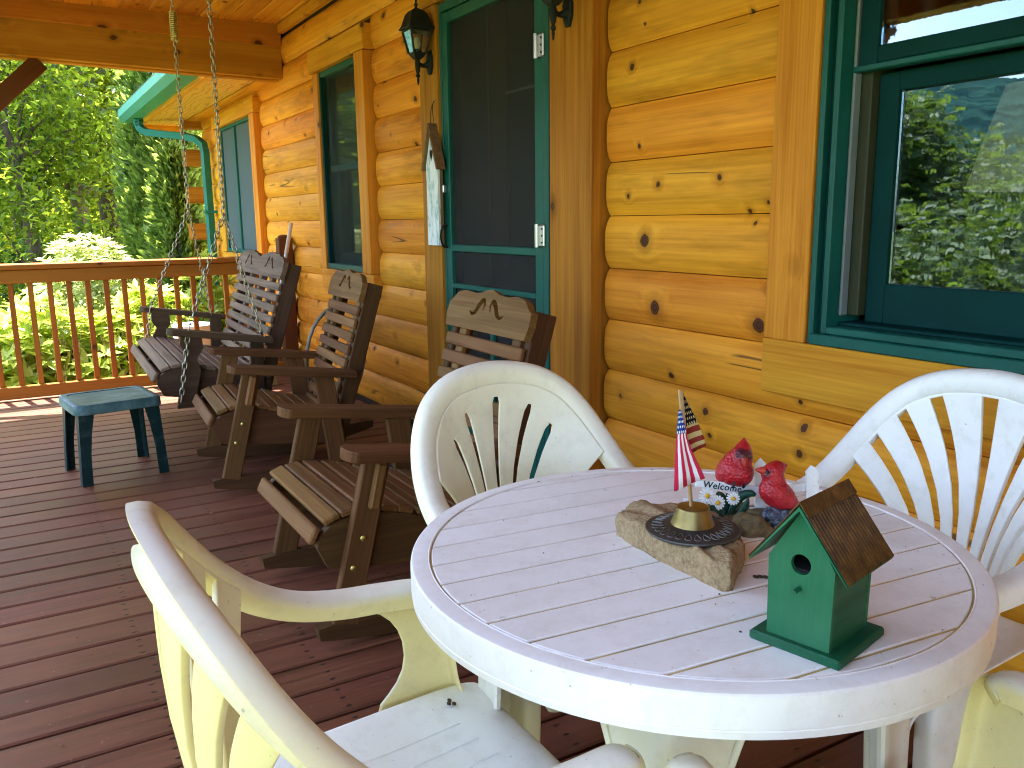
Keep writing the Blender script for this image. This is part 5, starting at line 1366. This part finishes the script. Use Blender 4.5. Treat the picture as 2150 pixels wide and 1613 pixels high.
# clipped round bush and broad-leaved shrubs right behind the railing -------------------
m_rho = leaf_mat('leaf_rhododendron', (.16, .28, .03), (.42, .52, .11), .45, .28)
m_bush = leaf_mat('leaf_bush', (.28, .36, .12), (.46, .52, .26), .4, .35)
def shrub(name, x, y, rx, ry, h, n, mat, label, whorl, LL, WW, shell=.55, group=None):
    gz = ground_h(x, y); T = empty(name, (x, y, gz), 0, label, 'shrub', group); H = h-gz
    st = MB(); nw = n//whorl
    d = unit(nw); d[:, 2] = np.abs(d[:, 2])*1.0; k = rng.uniform(shell, 1.03, nw)[:, None]
    c = d*k*np.array((rx, ry, H*.62))+np.array((0, 0, H*.38)); low_ = rng.uniform(size=nw) < .30
    c[low_, 2] = rng.uniform(.05, .5, low_.sum())*H
    for i in range(0, nw, max(1, nw//45)): st.tube([(0, 0, 0), tuple(c[i]*.5+np.array((0, 0, .08))), tuple(c[i])], [.016, .010, .004], 5)
    st.build('stems', m_bark, T, fix=False)['kind'] = 'stuff'
    up = d*.8+np.array((0, 0, .8)); up /= np.linalg.norm(up, axis=1, keepdims=True)
    ref = np.cross(up, np.array((.3, .9, .1))); ref /= np.linalg.norm(ref, axis=1, keepdims=True); ref2 = np.cross(up, ref)
    A = []; C_ = []; Nn = []
    for w in range(whorl):
        an = 2*PI*w/whorl+rng.uniform(0, .7, nw); fl = rng.uniform(.15, .85, nw)[:, None]
        A.append(ref*np.cos(an)[:, None]+ref2*np.sin(an)[:, None]+up*fl); C_.append(c); Nn.append(up+rng.normal(size=(nw, 3))*.15)
    A = np.concatenate(A); C_ = np.concatenate(C_); Nn = np.concatenate(Nn)
    me = leaves_mesh('foliage', C_, A, Nn, rng.uniform(LL*.6, LL*1.15, len(A)), WW, .12); me.materials.append(mat); link('foliage', me, T); return T
shrub('clipped_bush', .68, 9.3, .62, .55, 1.08, 9000, m_bush, 'round pale sunlit bush rising above the railing', 6, .085, .03, .8)
G2 = 'broad-leaved shrubs behind the balusters'
shrub('broadleaf_shrub', .10, 7.95, .50, .42, .62, 2600, m_rho, 'broad-leaved green shrub behind the leftmost balusters', 7, .165, .054, group=G2)
shrub('broadleaf_shrub', .62, 7.85, .45, .40, .50, 2200, m_rho, 'broad-leaved shrub behind the railing above the plastic side table', 7, .16, .054, group=G2)
shrub('broadleaf_shrub', 1.05, 8.2, .45, .40, .66, 2200, m_rho, 'broad-leaved shrub behind the railing next to the porch swing', 7, .16, .054, group=G2)
shrub('broadleaf_shrub', 1.62, 8.3, .35, .35, .85, 1500, m_rho, 'leafy shrub between the white drum and the downspout', 7, .15, .045, group=G2)
shrub('broadleaf_shrub', -.55, 8.3, .5, .45, .8, 2200, m_rho, 'broad-leaved shrub cut by the left picture edge', 7, .165, .054, group=G2)
# twiggy dry growth between the shrubs
tw = MB()
for i in range(260):
    x, y = rng.uniform(.2, 1.3), rng.uniform(7.5, 8.4); h_ = rng.uniform(.5, 1.1); z = ground_h(x, y)
    tw.tube([(x, y, z), (x+rng.normal(0, .06), y+rng.normal(0, .06), z+h_*.5), (x+rng.normal(0, .14), y+rng.normal(0, .14), z+h_)], [.004, .003, .0015], 4)
tag(tw.build('dry_twigs', plain('twig', (.34, .26, .17), .9), fix=False), 'bare pale twigs and dead stems among the shrubs', 'twigs', kind='stuff')

# the wooded valley on the open side of the porch (the big window mirrors it) -----------
C_ = []; sz = []
for i in range(150):
    d = rng.uniform(13, 46); a = R(rng.uniform(28, 86)); x, y = -d*math.sin(a), d*math.cos(a); gz = ground_h(x, y)
    topz = 1.2+d*rng.uniform(-.05, .05)+(.6 if d > 25 else -.4); rad = rng.uniform(1.0, 2.4)*(d/22)**.4
    for k in range(34):
        u = unit(1)[0]; u[2] = abs(u[2]); c = np.array((x, y, topz-rad))+u*rad*np.array((1, 1, 1.0)); C_.append(c); sz.append(d)
    for k in range(24):
        aa = rng.uniform(0, 6.28); zz = gz+(max(topz-rad, gz+.3)-gz)*rng.uniform(); C_.append(np.array((x+rad*math.cos(aa)*.9, y+rad*math.sin(aa)*.9, zz))); sz.append(d)
for d, a in ((24, 47), (26, 49.5), (34, 60)):      # a few taller trees stand out of the mass
    for k in range(420):
        q = rng.uniform(0, 1); aa = rng.uniform(0, 6.28); rr = 2.3*math.sqrt(max(0, 1-q**1.5))*rng.uniform(.6, 1); C_.append(np.array((-d*math.sin(R(a))+rr*math.cos(aa), d*math.cos(R(a))+rr*math.sin(aa), -4+8.2*q))); sz.append(d)
C_ = np.array(C_); sz = np.array(sz); P = np.repeat(C_, 22, 0); S_ = np.repeat(sz, 22); P += rng.normal(size=P.shape)*.42
me = leaves_mesh('valley_woods', P, unit(len(P)), unit(len(P))*.7+np.array((0, 0, 1.)), .10+.007*S_*rng.uniform(.6, 1.3, len(P)), .09+.004*S_)
me.materials.append(m_valley); tag(link('valley_woods', me), 'sunlit wooded valley mirrored in the big window', 'woods', kind='stuff')
hl = MB(); rows = []
for j, rr in enumerate(np.linspace(90, 420, 26)):
    row = []
    for i, a in enumerate(np.linspace(R(-6), R(105), 90)):
        q = min(1, j/16); h = -7+(.5-.5*math.cos(PI*q))*(46+16*math.sin(a*3.1+.5)+9*math.sin(a*7.3))+(1.6*math.sin(a*61+j*1.7)+1.3*math.sin(a*97-j*2.3))*q
        row.append((-rr*math.sin(a), rr*math.cos(a), h))
    rows.append(row)
hl.grid(rows)
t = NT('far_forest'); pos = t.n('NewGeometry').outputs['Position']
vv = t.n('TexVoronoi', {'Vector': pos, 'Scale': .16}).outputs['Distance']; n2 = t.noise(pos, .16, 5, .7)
m_hill = t.surf(t.bsdf(Base_Color=t.mix(t.rng(n2, .35, .65), (.006, .022, .028, 1), (.020, .052, .044, 1)), Roughness=1., Specular_IOR_Level=0., Normal=t.bump(vv, 1., 3.)))  # the blue of distance haze is put into the hill's base colour
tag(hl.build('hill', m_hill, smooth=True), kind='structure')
bpy.context.view_layer.update()
